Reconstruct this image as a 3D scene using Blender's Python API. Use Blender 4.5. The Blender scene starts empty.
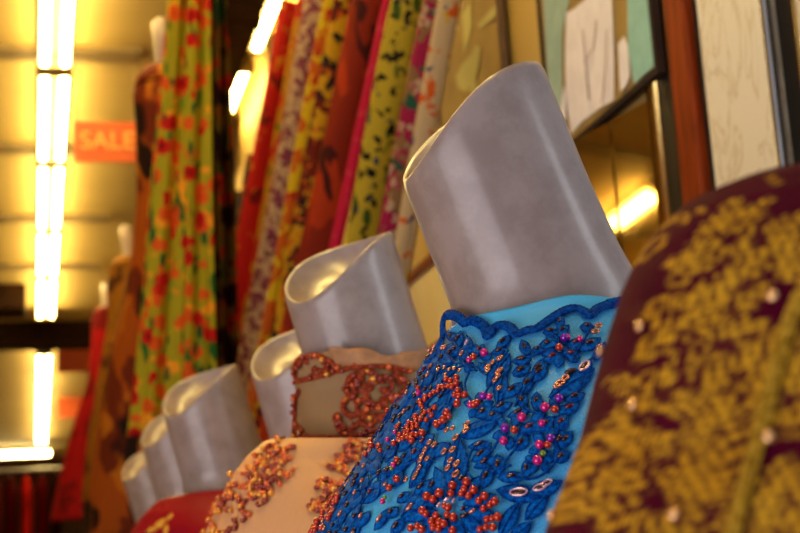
import bpy, bmesh, math, random
from mathutils import Vector, Matrix
from mathutils.bvhtree import BVHTree
random.seed(7)
C = bpy.context.scene.collection
PI = math.pi
def lin(c):
    return tuple((v/12.92 if v <= .04045 else ((v+.055)/1.055)**2.4) for v in c)
def rgb(r, g, b): return lin((r/255, g/255, b/255))

# ---------------------------------------------------------------- camera
FPX = 1500.0
EYE = Vector((0, 0, 1.30))
Yc = Vector((-365, -344, -FPX)).normalized()             # the aisle's direction in camera axes
k_ = -math.tan(math.radians(3.5))
Zc = Vector((k_, 1, -(-365*k_ - 344)/-FPX)); Zc = (Zc - Yc*Zc.dot(Yc)).normalized()
Xc = Yc.cross(Zc)
ROT = Matrix((Xc, Yc, Zc))                                # camera axes -> world
INV = ROT.transposed()
def ray(px, py): return ROT @ Vector(((px-400)/FPX, (266.5-py)/FPX, -1))
def at(px, py, d): return EYE + ray(px, py)*d
def on_x(px, py, x): r = ray(px, py); return EYE + r*(x/r.x)
def on_z(px, py, z): r = ray(px, py); return EYE + r*((z-EYE.z)/r.z)
def on_y(px, py, y): r = ray(px, py); return EYE + r*(y/r.y)
def pix(p):
    q = INV @ (p-EYE); return (400+FPX*q.x/-q.z, 266.5-FPX*q.y/-q.z)
cd = bpy.data.cameras.new('camera'); cam = bpy.data.objects.new('camera', cd); C.objects.link(cam)
cam.matrix_world = Matrix.Translation(EYE) @ ROT.to_4x4()
cd.sensor_width = 36; cd.lens = FPX/800*36; cd.clip_start = .02; cd.clip_end = 200
cd.dof.use_dof = True; cd.dof.focus_distance = .94; cd.dof.aperture_fstop = 11.5
bpy.context.scene.camera = cam

# ---------------------------------------------------------------- mesh helpers
class MB:
    def __init__(s): s.v = []; s.f = []
    def grid(s, rows, cu=False, cv=False):
        b = len(s.v); n = len(rows); m = len(rows[0])
        for r in rows: s.v += [Vector(p) for p in r]
        for i in range(n if cv else n-1):
            for j in range(m if cu else m-1):
                s.f.append((b+i*m+j, b+i*m+(j+1) % m, b+((i+1) % n)*m+(j+1) % m, b+((i+1) % n)*m+j))
        return b
    def cap(s, ring):
        b = len(s.v); s.v += [Vector(p) for p in ring]; s.f.append(tuple(range(b, b+len(ring))))
    def box(s, lo, hi):
        x0, y0, z0 = lo; x1, y1, z1 = hi; b = len(s.v)
        s.v += [Vector(p) for p in ((x0,y0,z0),(x1,y0,z0),(x1,y1,z0),(x0,y1,z0),(x0,y0,z1),(x1,y0,z1),(x1,y1,z1),(x0,y1,z1))]
        s.f += [tuple(b+i for i in q) for q in ((0,3,2,1),(4,5,6,7),(0,1,5,4),(1,2,6,5),(2,3,7,6),(3,0,4,7))]
    def tube(s, pts, r, n=8, closed=False, flat=None):
        pts = [Vector(p) for p in pts]; rows = []; N = len(pts); up = None
        for i, p in enumerate(pts):
            a = pts[i-1] if (i or closed) else p; c = pts[(i+1) % N] if (i < N-1 or closed) else p
            t = (c-a).normalized() if (c-a).length > 1e-9 else Vector((0,0,1))
            if up is None: up = t.orthogonal().normalized()
            up = up - t*up.dot(t)
            up = up.normalized() if up.length > 1e-6 else t.orthogonal().normalized()
            q = t.cross(up); rr = r[i] if isinstance(r, (list, tuple)) else r
            rows.append([p + up*rr*math.cos(2*PI*j/n) + q*rr*math.sin(2*PI*j/n) for j in range(n)])
        s.grid(rows, cu=True, cv=closed)
        if not closed: s.cap(rows[0][::-1]); s.cap(rows[-1])
    def ball(s, c, r, nu=10, nv=6, ax=None):
        c = Vector(c); rows = []
        ax = ax or (Vector((r,0,0)), Vector((0,r,0)), Vector((0,0,r)))
        for i in range(nv+1):
            a = PI*(i+.02)/(nv+.04)
            rows.append([c + ax[0]*math.sin(a)*math.cos(2*PI*j/nu) + ax[1]*math.sin(a)*math.sin(2*PI*j/nu) + ax[2]*math.cos(a) for j in range(nu)])
        s.grid(rows, cu=True)
    def torus(s, c, e1, e2, e3, r, nu=14, nv=6):     # ring through c +- e1, e2; tube radius r, e3 unit normal
        rows = []
        for i in range(nu):
            a = 2*PI*i/nu; d = e1*math.cos(a) + e2*math.sin(a); p = c + d; u = d.normalized()
            rows.append([p + u*r*math.cos(2*PI*j/nv) + e3*r*math.sin(2*PI*j/nv) for j in range(nv)])
        s.grid(rows, cu=True, cv=True)
    def build(s, name, mat, parent=None, smooth=True, origin=None, weld=False):
        me = bpy.data.meshes.new(name)
        o = bpy.data.objects.new(name, me); C.objects.link(o)
        org = Vector(origin) if origin is not None else Vector((0,0,0))
        me.from_pydata([tuple(p-org) for p in s.v], [], s.f)
        bm = bmesh.new(); bm.from_mesh(me)
        if weld: bmesh.ops.remove_doubles(bm, verts=bm.verts, dist=1e-5)
        bmesh.ops.recalc_face_normals(bm, faces=bm.faces); bm.to_mesh(me); bm.free()
        if smooth: me.polygons.foreach_set('use_smooth', [True]*len(me.polygons))
        me.update()
        o.location = org
        if mat: me.materials.append(mat)
        if parent:
            w, q = Vector((0,0,0)), parent
            while q: w += q.location; q = q.parent
            o.parent = parent; o.location = org - w
        return o
def tag(o, label=None, cat=None, group=None, kind=None):
    for k, v in (('label', label), ('category', cat), ('group', group), ('kind', kind)):
        if v: o[k] = v
    return o
def empty(name, loc, label, cat, group=None):
    o = bpy.data.objects.new(name, None); C.objects.link(o); o.location = loc; o.empty_display_size = .1
    return tag(o, label, cat, group)
def smooth_mod(o, n=1):
    m = o.modifiers.new('sub', 'SUBSURF'); m.levels = n; m.render_levels = n; return o
def bevel(o, w, n=2):
    m = o.modifiers.new('bev', 'BEVEL'); m.width = w; m.segments = n; m.limit_method = 'ANGLE'
    for p in o.data.polygons: p.use_smooth = False
    return o
def thick(o, t, off=0):
    m = o.modifiers.new('th', 'SOLIDIFY'); m.thickness = t; m.offset = off; return o
def interp(tab, x):
    if x <= tab[0][0]: return tab[0][1]
    for (a, va), (b, vb) in zip(tab, tab[1:]):
        if x <= b: t = (x-a)/(b-a); return va + (vb-va)*t
    return tab[-1][1]
def spline(pts, n):
    """Catmull-Rom through 2-D or 3-D points, n samples per span"""
    P = [Vector(p) for p in pts]; out = []
    for i in range(len(P)-1):
        a = P[i-1] if i else P[0]*2-P[1]; b = P[i]; c = P[i+1]; d = P[i+2] if i+2 < len(P) else P[i+1]*2-P[i]
        for k in range(n):
            t = k/n
            out.append(.5*((2*b) + (c-a)*t + (2*a-5*b+4*c-d)*t*t + (3*b-a-3*c+d)*t**3))
    out.append(P[-1]); return out

# ---------------------------------------------------------------- materials
class N:
    def __init__(s, name):
        s.m = bpy.data.materials.new(name); s.m.use_nodes = True
        s.t = s.m.node_tree; s.p = s.t.nodes['Principled BSDF']; s._co = None
    def n(s, typ, **kw):
        x = s.t.nodes.new('ShaderNode'+typ)
        for k, v in kw.items(): setattr(x, k, v)
        return x
    def l(s, a, b): s.t.links.new(a, b)
    def co(s, scale=(1,1,1), loc=(0,0,0), rot=(0,0,0)):
        t = s.n('TexCoord'); m = s.n('Mapping')
        m.inputs['Scale'].default_value = scale; m.inputs['Location'].default_value = loc; m.inputs['Rotation'].default_value = rot
        s.l(t.outputs['Object'], m.inputs['Vector']); return m.outputs[0]
    def noise(s, sc, co=None, det=3, rough=.55, dist=0):
        x = s.n('TexNoise'); x.inputs['Scale'].default_value = sc; x.inputs['Detail'].default_value = det
        x.inputs['Roughness'].default_value = rough; x.inputs['Distortion'].default_value = dist
        s.l(co if co else s.co(), x.inputs['Vector']); return x
    def vor(s, sc, co=None, feature='F1', rnd=1.0):
        x = s.n('TexVoronoi', feature=feature); x.inputs['Scale'].default_value = sc; x.inputs['Randomness'].default_value = rnd
        s.l(co if co else s.co(), x.inputs['Vector']); return x
    def ramp(s, fac, a, b):      # smooth step from a to b
        x = s.n('MapRange', interpolation_type='SMOOTHSTEP'); x.inputs['From Min'].default_value = a; x.inputs['From Max'].default_value = b
        s.l(fac, x.inputs['Value']); return x.outputs['Result']
    def math(s, op, a, b=None):
        x = s.n('Math', operation=op)
        for i, v in enumerate((a, b)):
            if v is None: continue
            if isinstance(v, (int, float)): x.inputs[i].default_value = v
            else: s.l(v, x.inputs[i])
        return x.outputs[0]
    def mix(s, fac, a, b):
        x = s.n('Mix', data_type='RGBA')
        if isinstance(fac, (int, float)): x.inputs[0].default_value = fac
        else: s.l(fac, x.inputs[0])
        for i, v in ((6, a), (7, b)):
            if isinstance(v, tuple): x.inputs[i].default_value = (*v[:3], 1)
            else: s.l(v, x.inputs[i])
        return x.outputs[2]
    def bump(s, h, strength=.3, dist=.002):
        x = s.n('Bump'); x.inputs['Strength'].default_value = strength; x.inputs['Distance'].default_value = dist
        s.l(h, x.inputs['Height']); s.l(x.outputs[0], s.p.inputs['Normal'])
    def set(s, col=None, rough=.6, metal=0, spec=.5, sheen=0, coat=0, trans=0, **kw):
        i = s.p.inputs
        if col is not None:
            if isinstance(col, tuple): i['Base Color'].default_value = (*col[:3], 1)
            else: s.l(col, i['Base Color'])
        i['Roughness'].default_value = rough; i['Metallic'].default_value = metal; i['Specular IOR Level'].default_value = spec
        i['Sheen Weight'].default_value = sheen; i['Coat Weight'].default_value = coat; i['Transmission Weight'].default_value = trans
        return s.m
def plain(name, col, rough=.6, metal=0, spec=.5, var=.12, sc=12, bump=0, bsc=200, **kw):
    s = N(name); nz = s.noise(sc, det=4)
    c = s.mix(s.ramp(nz.outputs[0], .3, .7), tuple(v*(1-var) for v in col), tuple(min(1, v*(1+var)) for v in col))
    if bump: s.bump(s.noise(bsc, det=2).outputs[0], bump, .001)
    return s.set(c, rough, metal, spec, **kw)
def glow(name, col, strength):
    m = bpy.data.materials.new(name); m.use_nodes = True; t = m.node_tree
    t.nodes.remove(t.nodes['Principled BSDF']); e = t.nodes.new('ShaderNodeEmission')
    e.inputs[0].default_value = (*col, 1); e.inputs[1].default_value = strength
    t.links.new(e.outputs[0], t.nodes['Material Output'].inputs[0]); return m
def cloth_print(name, base, layers, rough=.75, seed=0, sheen=.1, stretch=(1,1,1)):
    """base colour with printed layers: ('blob', colour, scale, threshold) / ('flower', colour, scale, radius, centre colour) / ('leaf', colour, scale, width) / ('stripe', colour, scale, part)"""
    s = N(name); cur = base
    for k, L in enumerate(layers):
        kind, col, sc = L[:3]
        co = s.co(stretch, (seed*3.7+k*1.9, seed*1.3-k*2.7, seed*.7+k*5.1))
        if kind == 'blob':
            f = s.ramp(s.noise(sc, co, 2).outputs[0], L[3]-.02, L[3]+.02)
            cur = s.mix(f, cur, col)
        elif kind == 'flower':
            wob = s.noise(sc*4, co, 1); add = s.n('VectorMath', operation='MULTIPLY_ADD'); add.inputs[1].default_value = (.25/sc,)*3
            s.l(wob.outputs['Color'], add.inputs[0]); s.l(co, add.inputs[2])
            v = s.vor(sc, add.outputs[0]); f = s.ramp(v.outputs['Distance'], L[3]+.03, L[3]-.03)
            sep = s.n('SeparateColor'); s.l(v.outputs['Color'], sep.inputs[0])
            on = s.ramp(sep.outputs[0], .22, .24); f = s.math('MULTIPLY', f, on)
            c2 = s.mix(s.ramp(v.outputs['Distance'], L[3]*.35, L[3]*.3), col, L[4] if len(L) > 4 else col)
            cur = s.mix(f, cur, c2)
        elif kind == 'leaf':
            co2 = s.co((1, 1, .38), (k*2.3+seed, k*1.1, -k), (.2, .7+k, .3))
            v = s.vor(sc, co2); f = s.ramp(v.outputs['Distance'], L[3]+.03, L[3]-.03)
            sep = s.n('SeparateColor'); s.l(v.outputs['Color'], sep.inputs[0])
            cur = s.mix(s.math('MULTIPLY', f, s.ramp(sep.outputs[1], .45, .47)), cur, col)
        elif kind == 'stripe':
            w = s.n('TexWave', wave_type='BANDS', bands_direction='Z'); w.inputs['Scale'].default_value = sc; w.inputs['Distortion'].default_value = 3
            s.l(co, w.inputs['Vector']); cur = s.mix(s.ramp(w.outputs['Fac'], L[3]-.05, L[3]+.05), cur, col)
    s.bump(s.noise(60, det=2).outputs[0], .15, .003)
    return s.set(cur, rough, 0, .15)

M = {}
M['ceiling'] = plain('ceiling paint', (.36, .255, .085), .65, var=.05, sc=3)
M['wall'] = plain('wall paint', (.50, .34, .10), .6, var=.08, sc=3)
M['floor'] = plain('floor tile', (.45, .36, .25), .35, var=.15, sc=4)
M['tube'] = glow('lamp tube', (1.0, .72, .22), 52)
M['tube_far'] = glow('far lamp tube', (1.0, .74, .26), 44)
M['fixture'] = plain('lamp batten', (.26, .19, .08), .5, var=.05)
M['dark_wood'] = plain('dark wood', (.022, .009, .004), .75, spec=.05, var=.3, sc=20)
M['black'] = plain('black', (.012, .009, .008), .5, var=.2)
M['batten'] = plain('ceiling strip', (.20, .14, .06), .6)
def wood():
    s = N('mahogany'); co = s.co((14, 14, .8)); nz = s.noise(6, co, 5, .6, .4)
    c = s.mix(s.ramp(nz.outputs[0], .3, .7), rgb(84, 26, 4), rgb(150, 60, 16)); s.bump(nz.outputs[0], .05, .001)
    return s.set(c, .5, 0, .2)
M['mahogany'] = wood()
def marble():
    s = N('cream marble'); nz = s.noise(14, s.co((1, 1, .45)), 6, .6, 1.6)
    v = s.math('ABSOLUTE', s.math('SUBTRACT', nz.outputs[0], .5)); f = s.ramp(v, .05, .0)
    c = s.mix(s.math('MULTIPLY', f, .55), (.80, .76, .68), (.58, .48, .34)); return s.set(c, .22, 0, .5)
M['marble'] = marble()
def mirror():
    s = N('gold tinted mirror'); nz = s.noise(9, s.co((1, 1, .3)), 3)
    c = s.mix(nz.outputs[0], (.62, .43, .14), (.78, .58, .24)); return s.set(c, .035, 1.0)
M['mirror'] = mirror()
M['gold'] = plain('brass edge', (.86, .60, .20), .22, 1.0, var=.1)
M['steel'] = plain('steel edge', (.62, .60, .60), .25, 1.0, var=.1)
def shell():
    s = N('mannequin paint'); nz = s.noise(30, det=6, rough=.65)
    c = s.mix(s.ramp(nz.outputs[0], .35, .62), (.30, .222, .198), (.375, .288, .262))
    sp = s.noise(160, det=2); c = s.mix(s.math('MULTIPLY', s.ramp(sp.outputs[0], .70, .76), .45), c, (.30, .24, .20))
    s.bump(s.noise(90, det=3).outputs[0], .05, .0006)
    s.p.inputs['Coat Roughness'].default_value = .16
    return s.set(c, .36, 0, .45, coat=.35)
M['shell'] = shell()
M['stand'] = plain('stand metal', (.35, .34, .33), .35, .9)

# ---------------------------------------------------------------- the room
ZC = EYE.z + 2.0
XW = .86
def struct(name, mb, mat, **kw):
    return tag(mb.build(name, mat, smooth=False, **kw), kind='structure')
b = MB(); b.box((-4.4, -.6, -.1), (1.2, 24, 0)); struct('floor', b, M['floor'])
b = MB(); b.box((-4.4, .2, ZC), (1.2, 24, ZC+.12)); struct('ceiling', b, M['ceiling'])
b = MB(); b.box((XW, 1.48, 0), (XW+.15, 24, ZC)); struct('wall_right', b, M['wall'])
b = MB(); b.box((-4.4, -.2, 0), (-4.25, 24, ZC)); struct('wall_left', b, M['wall'])
b = MB(); b.box((-4.25, 21, 0), (XW, 21.15, ZC)); struct('wall_back', b, plain('back wall', (.030, .008, .004), .8, spec=.05))
# ceiling strips across the aisle
zs = [2.0*FPX/(610-y) for y in (49, 152, 225, 275)]
for i, y in enumerate(zs):
    b = MB(); b.box((-4.25, y-.06, ZC-.018), (.40, y+.06, ZC)); struct('trim_%d' % (i+1), b, M['batten'])
# dark beam across the aisle
yb = 10.75
b = MB(); b.box((-4.25, yb, ZC-.17), (.45, yb+.25, ZC))
for i in range(60):
    x = -2.9 + i*.055
    b.box((x, yb-.012, ZC-.155), (x+.03, yb, ZC-.03))
struct('trim_5', b, M['dark_wood'])
# dark boxed-in soffit along the right of the aisle
p0 = on_z(262, 30, ZC-.16)
b = MB(); b.box((p0.x-.16, 2.6, ZC-.16), (p0.x-.02, 5.28, ZC)); b.box((p0.x-.20, 5.28, ZC-.16), (p0.x-.06, 8.2, ZC))
for k in range(5): b.box((p0.x-.165-.0, 2.6+k*.5, ZC-.165), (p0.x-.01, 2.66+k*.5, ZC-.01))
struct('trim_6', b, M['dark_wood'])

# ---------------------------------------------------------------- ceiling lights
def lamp(y0, y1, x, label, group, tube=M['tube'], n=2, gap=.036, r=.016):
    t = empty('ceiling_light', (x, (y0+y1)/2, ZC), label, 'light', group)
    b = MB(); b.box((x-.04*n*.7, y0+.02, ZC-.035), (x+.04*n*.7, y1-.02, ZC-.001))
    bevel(b.build('batten', M['fixture'], t), .006)
    for k in range(n):
        xx = x + (k-(n-1)/2)*2*gap
        b = MB(); b.tube([(xx, y0+.05, ZC-.062), (xx, y1-.05, ZC-.062)], r, 12)
        b.build('tube', tube, t)
    for yy in (y0+.035, y1-.035):
        b = MB(); b.box((x-.045*n*.7, yy-.016, ZC-.082), (x+.045*n*.7, yy+.016, ZC-.036)); bevel(b.build('socket', M['fixture'], t), .004)
xr = on_z(51, 152, ZC).x
ys = [2.0*FPX/(610-y) for y in (49, 152, 225, 275, 318)]
names = ['nearest double tube ceiling light at the top left corner', 'second double tube ceiling light from the top, beside the red banner',
         'third double tube ceiling light from the top of the aisle row', 'fourth double tube ceiling light, shorter looking, above the last one before the beam', 'double tube ceiling light ending just above the dark beam']
edges = [ys[0]-1.2] + ys
for i in range(5): lamp(edges[i], edges[i+1], xr, names[i], 'aisle ceiling lights')
for i in range(3): lamp(edges[0]-1.22*(i+1), edges[0]-1.22*i-.02, xr, 'double tube ceiling light over the aisle, out of view, %s' % ['last before the picture begins', 'second nearest the shopfront', 'nearest the shopfront'][i], 'aisle ceiling lights')
yy = 11.75
for i in range(5):
    lamp(yy, yy+1.3, xr+.0, ['first', 'second', 'third', 'fourth', 'last'][i] + ' ceiling light of the row beyond the dark beam', 'ceiling lights beyond the beam', M['tube_far']); yy += 1.32
p = on_z(0, 452, ZC-.06)
t = empty('ceiling_light', (p.x-.3, p.y, ZC), 'single ceiling tube running across the aisle, at the far left', 'light')
pa = on_z(50, 453, ZC-.08); pb = Vector((pa.x-1.3, pa.y, pa.z))
b = MB(); b.box((pb.x, pa.y-.04, ZC-.05), (pa.x, pa.y+.04, ZC-.001)); bevel(b.build('batten', M['fixture'], t), .006)
b = MB(); b.tube([pb, pa], .034, 12); b.build('tube', M['tube_far'], t)
# row along the right wall: single tubes
for i, (a, bb) in enumerate((((296, -40), (253, 47)), ((247, 69), (222, 124)))):
    A = on_z(*a, ZC-.062); B = on_z(*bb, ZC-.062)
    lamp(A.y-.05, B.y+.05, (A.x+B.x)/2, ['upper', 'lower'][i]+' slanting single tube light by the dark soffit', 'lights along the soffit', n=1, r=.017)
# row over the next aisle, seen only in the mirrors
MN = on_x(654, 150, XW-.008); MT = math.radians(12); MD = Vector((-math.sin(MT), math.cos(MT), 0)); MNOR = Vector((-math.cos(MT), -math.sin(MT), 0))
def seen_in_mirror(px, py, z):
    r = ray(px, py); t_ = (MN-EYE).dot(MNOR)/r.dot(MNOR); p = EYE + r*t_; r2 = r - MNOR*2*r.dot(MNOR); return p + r2*((z-p.z)/r2.z)
va, vb = seen_in_mirror(660, 189, ZC-.06), seen_in_mirror(612, 226, ZC-.06)
mid = (va+vb)/2; ln = Vector((vb.x-va.x, vb.y-va.y, 0)); before = set(bpy.data.objects)
lamp(mid.y-ln.length/2-.05, mid.y+ln.length/2+.05, mid.x, 'double tube ceiling light over the next aisle, seen only in the mirror', None)
for o in set(bpy.data.objects)-before:
    if o.parent is None: o.rotation_euler = (0, 0, math.atan2(ln.y, ln.x)-PI/2)

# ---------------------------------------------------------------- daylight from the open shopfront
w = bpy.data.worlds.new('World'); bpy.context.scene.world = w; w.use_nodes = True
bg = w.node_tree.nodes['Background']; bg.inputs[0].default_value = (.84, .88, 1.0, 1); bg.inputs[1].default_value = .34
ld = bpy.data.lights.new('daylight', 'AREA'); ld.shape = 'RECTANGLE'; ld.size = 2.6; ld.size_y = 2.0; ld.energy = 66; ld.color = (1.0, .93, .97)
lo = bpy.data.objects.new('daylight', ld); C.objects.link(lo); lo.location = (-2.4, -.6, .5)
lo.rotation_euler = (Vector((.4, 1.2, 1.4))-Vector(lo.location)).to_track_quat('-Z', 'Y').to_euler()

l2 = bpy.data.lights.new('side_daylight', 'AREA'); l2.shape = 'RECTANGLE'; l2.size = .45; l2.size_y = 1.3; l2.energy = 9; l2.color = (.92, .95, 1.0)
lo2 = bpy.data.objects.new('side_daylight', l2); C.objects.link(lo2); lo2.location = (2.1, .15, 1.9)
lo2.rotation_euler = (Vector((.3, 1.5, 1.7))-Vector(lo2.location)).to_track_quat('-Z', 'Y').to_euler()

# ---------------------------------------------------------------- mannequins
LEAN = .33
def frame_of(base, phi):
    """local axes of a mannequin that faces left (-X), turned phi degrees towards the camera"""
    f = Vector((-math.cos(math.radians(phi)), -math.sin(math.radians(phi)), 0)); s = Vector((f.y*-1, f.x, 0))*1
    s = Vector((-f.y, f.x, 0))
    return f, s
BACK = BACK0 = [(-.9,.13),(-.62,.12),(-.4,.085),(-.3,.09),(-.2,.105),(-.15,.105),(-.1,.10),(-.05,.088),(-.02,.083),(0,.079),(.03,.070),(.2,.064)]
SIDE = SIDE0 = [(-.9,.18),(-.62,.165),(-.4,.125),(-.3,.14),(-.2,.165),(-.15,.17),(-.1,.155),(-.05,.11),(-.02,.072),(0,.060),(.2,.056)]
FRONT = [(-.9,.14),(-.62,.13),(-.4,.11),(-.3,.135),(-.2,.165),(-.15,.155),(-.1,.12),(-.05,.09),(-.02,.072),(0,.065),(.2,.062)]
FRONT_B = [(z, v) for z, v in FRONT if z < -.04] + [(-.032,.062),(0,.062),(.2,.062)]
BACK_B = [(z, v) for z, v in BACK if z < -.04] + [(-.032,.074),(0,.074),(.03,.067),(.08,.064),(.2,.064)]
SIDE_B = [(z, v) for z, v in SIDE if z < -.04] + [(-.032,.058),(0,.058),(.2,.056)]
def ring(base, f, s, z, F, B, S, n=64, e=0.0):
    out = []
    for j in range(n):
        a = 2*PI*j/n; c = math.cos(a); q = math.sin(a)
        x = (F if c > 0 else B)*c
        cx = LEAN*z if z > 0 else 0
        out.append(base + f*(cx+x) + s*(S*q) + Vector((0, 0, z)))
    return out
XF, ZF, XB, ZB = .089, .081, -.012, .160
def rim_z(x):
    t = min(1.05, max(-.1, (XF-x)/(XF-XB))); return ZF + (ZB-ZF)*t + .024*4*t*(1-t)*(1-.5*t)
def mannequin(base, phi, label, front=FRONT_B, inset=.0, BACK=None, SIDE=None):
    BACK = BACK or BACK_B; SIDE = SIDE or SIDE_B; FRONT = front
    f, s = frame_of(base, phi)
    foot = Vector((base.x, base.y, 0)) + f*-.01
    t = empty('mannequin', foot, label, 'mannequin', 'headless mannequins in the row')
    b = MB(); n = 72; rows = []
    for z in [-.62,-.55,-.48,-.4,-.35,-.3,-.25,-.2,-.175,-.15,-.125,-.1,-.075,-.05,-.035,-.02,-.01]:
        k = inset if z < -.04 else 0
        rows.append(ring(base, f, s, z, interp(front, z)-k, interp(BACK, z)-k, interp(SIDE, z)-k, n))
    # neck up to the oblique rim
    rim = []
    for j in range(n):
        a = 2*PI*j/n; lo_, hi_ = .0, .25
        for _ in range(40):
            z = (lo_+hi_)/2
            if z < rim_z(LEAN*z + .062*math.cos(a)): lo_ = z
            else: hi_ = z
        rim.append(z)
    K = 14
    def npt(j, z, k=1.0):
        a = 2*PI*j/n; aa = interp(FRONT if math.cos(a) > 0 else BACK, z)
        aa_ = min(a, 2*PI-a); ripple = 1 + .010*math.exp(-((aa_-1.05)/.22)**2)    # faint neck tendon each side
        return base + f*(LEAN*max(z, 0)+aa*k*ripple*math.cos(a)) + s*(interp(SIDE, z)*k*ripple*math.sin(a)) + Vector((0,0,z))
    for i in range(K+1):
        rows.append([npt(j, (rim[j]-.004)*i/K) for j in range(n)])
    cutn = (f*.61 + Vector((0,0,.79))).normalized()
    cen = sum((npt(j, rim[j]) for j in range(n)), Vector())/n
    top = [npt(j, rim[j]) for j in range(n)]
    def inward(k, h): return [cen + (p-cen)*k + cutn*h for p in top]
    rows += [inward(.985, .0005), inward(.955, .0012), inward(.92, -.001), inward(.88, -.005), inward(.80, -.011), inward(.64, -.017), inward(.42, -.020), inward(.2, -.021), inward(.02, -.021)]
    b.grid(rows, cu=True); b.cap(rows[0][::-1]); b.cap(rows[-1])
    o = b.build('body', M['shell'], t); 
    b = MB(); b.tube([foot+Vector((0,0,.03)), Vector((foot.x, foot.y, base.z-.615))], .016, 14); b.build('pole', M['stand'], t)
    b = MB(); b.tube([foot, foot+Vector((0,0,.012)), foot+Vector((0,0,.03))], [.15, .15, .05], 36); b.build('base', M['stand'], t)
    return t
def fit(base, phi, pts, extra, back=None, side=None):
    """levels (z, front) of a garment whose outline passes through pts"""
    f, s = frame_of(base, phi); out = []; back = back or BACK; side = side or SIDE
    for (xt, yt) in pts:
        z, F = -.1, .12
        for _ in range(60):
            R = [pix(p) for p in ring(base, f, s, z, F, interp(back, z)+extra, interp(side, z)+extra, 48)]
            x, y = min(R); d = (at(xt, yt, 1)-EYE).dot(Vector((0,1,0)))
            sc = base.y/FPX
            z += (y-yt)*sc*.6; F += (x-xt)*sc*.6
            F = max(.02, F); z = min(.15, z)
        out.append((z, F))
    return sorted(out)
def garment(base, phi, levels, extra, ztop, zbot=-.75, n=96, m=70, wrinkle=.0, seed=1, tilt=0.0, top_fn=None):
    f, s = frame_of(base, phi); rows = []; rnd = random.Random(seed)
    ph = [rnd.uniform(0, 6) for _ in range(6)]
    for i in range(m+1):
        row = []
        for j in range(n):
            a = 2*PI*j/n
            zt = top_fn(a) if top_fn else ztop
            u = i/m; z = zbot + (zt-zbot)*(1-(1-u)**1.3)
            F = interp(levels, z); B = interp(BACK, z)+extra; S = interp(SIDE, z)+extra
            wv = 1 + wrinkle*(math.sin(5*a+ph[0]+z*9)+.6*math.sin(11*a+ph[1]-z*17)+.5*math.sin(17*a+ph[2]+z*6))*min(1, max(0, (ztop-z)*12))
            c, q = math.cos(a), math.sin(a)
            cx = LEAN*z if z > 0 else 0
            row.append(base + f*(cx+(F if c > 0 else B)*c*wv) + s*(S*q*wv) + Vector((0,0,z)))
        rows.append(row)
    return rows

D1 = 1.0
base1 = at(540, 300, D1); off = base1 - at(405, 187, D1)
lips = {'N1': (405,187,1.0), 'N2': (284,317,1.45), 'D': (250,390,1.78), 'A': (162,424,2.1), 'B': (141,452,2.6), 'C': (122,484,3.1)}
base = {k: at(*v)+off for k, v in lips.items()}
PHI = {'N1': 2, 'N2': 30, 'D': 32, 'A': 30, 'B': 26, 'C': 26}

# blue lace dress --------------------------------------------------
pts1 = [(458,312),(445,322),(432,350),(414,378),(393,410),(368,450),(345,485),(318,528),(300,570),(296,620)]
lev1 = [(z, max(F, .0675) if z > -.06 else F) for z, F in fit(base['N1'], PHI['N1'], pts1, .010)]
#print('LEV1', [(round(a,3), round(b_,3)) for a, b_ in lev1])
inner1 = [(z, v-.002) for z, v in lev1]
mannequin(base['N1'], PHI['N1'], 'large headless mannequin in focus wearing the blue beaded lace', [(z, min(interp(FRONT_B, z), interp(lev1, z)-.022) if z < -.035 else .060) for z in sorted(set([a for a, _ in lev1]+[a for a, _ in FRONT_B]))] , .012)

def lower(tab, d): return [(z-d, v) for z, v in tab if z < 0] + [(z, v) for z, v in tab if z >= 0]
FRONT2B, BACK2B, SIDE2B = lower(FRONT_B, .05), lower(BACK_B, .05), lower(SIDE_B, .05)
FRONT2, BACK2, SIDE2 = lower(FRONT, .05), lower(BACK, .05), lower(SIDE, .05)
mannequin(base['N2'], PHI['N2'], 'headless mannequin with a rust lace collar and cream cloth', FRONT2B, .012, BACK2B, SIDE2B)
mannequin(base['D'], PHI['D'], 'headless mannequin half hidden behind the one with the rust lace collar')
mannequin(base['A'], PHI['A'], 'grey blurred headless mannequin rising behind the crimson cloth', [(z, v-(.03 if z < -.04 else 0)) for z, v in FRONT_B], .016)
mannequin(base['B'], PHI['B'], 'headless mannequin partly hidden, second from the far end of the row')
mannequin(base['C'], PHI['C'], 'smallest and farthest headless mannequin of the row')

# ---------------------------------------------------------------- surfaces to embroider on
class Surf:
    """a garment's loft as something rays can be cast on"""
    def __init__(s, rows):
        b = MB(); b.grid(rows, cu=True); s.t = BVHTree.FromPolygons(b.v, b.f); s.c = sum((Vector(p) for p in rows[len(rows)//2]), Vector())/len(rows[0])
    def hit(s, px, py, h=0.0, slide=1):
        for k in range(40):
            p, n, i, d = s.t.ray_cast(EYE, ray(px + k*slide*.7, py).normalized())
            if p is not None:
                if n.dot(p-EYE) > 0: n = -n
                return p + n*h, n
        return None, None
def patch(mb, S, cx, cy, L, W, ang, h0=.0004, h1=.0016, k=6, pw=.8, slide=1):
    """an almond leaf on the surface S, given where it is seen"""
    a = math.radians(ang); ux, uy = math.cos(a), -math.sin(a); vx, vy = -uy, ux
    rows = []
    for i in range(k+1):
        t = i/k; w = W/2*max(.06, math.sin(PI*t))**pw; row = []
        for j in range(5):
            q = (j-2)/2; d = (t-.5)*L
            p, n = S.hit(cx+ux*d+vx*w*q, cy+uy*d+vy*w*q, h0+(h1-h0)*(1-q*q)*math.sin(PI*t), slide)
            if p is None: return False
            row.append(p)
        rows.append(row)
    if max((rows[i][j]-rows[i+1][j]).length for i in range(k) for j in range(5)) > .02: return False
    mb.grid(rows); return rows
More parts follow.
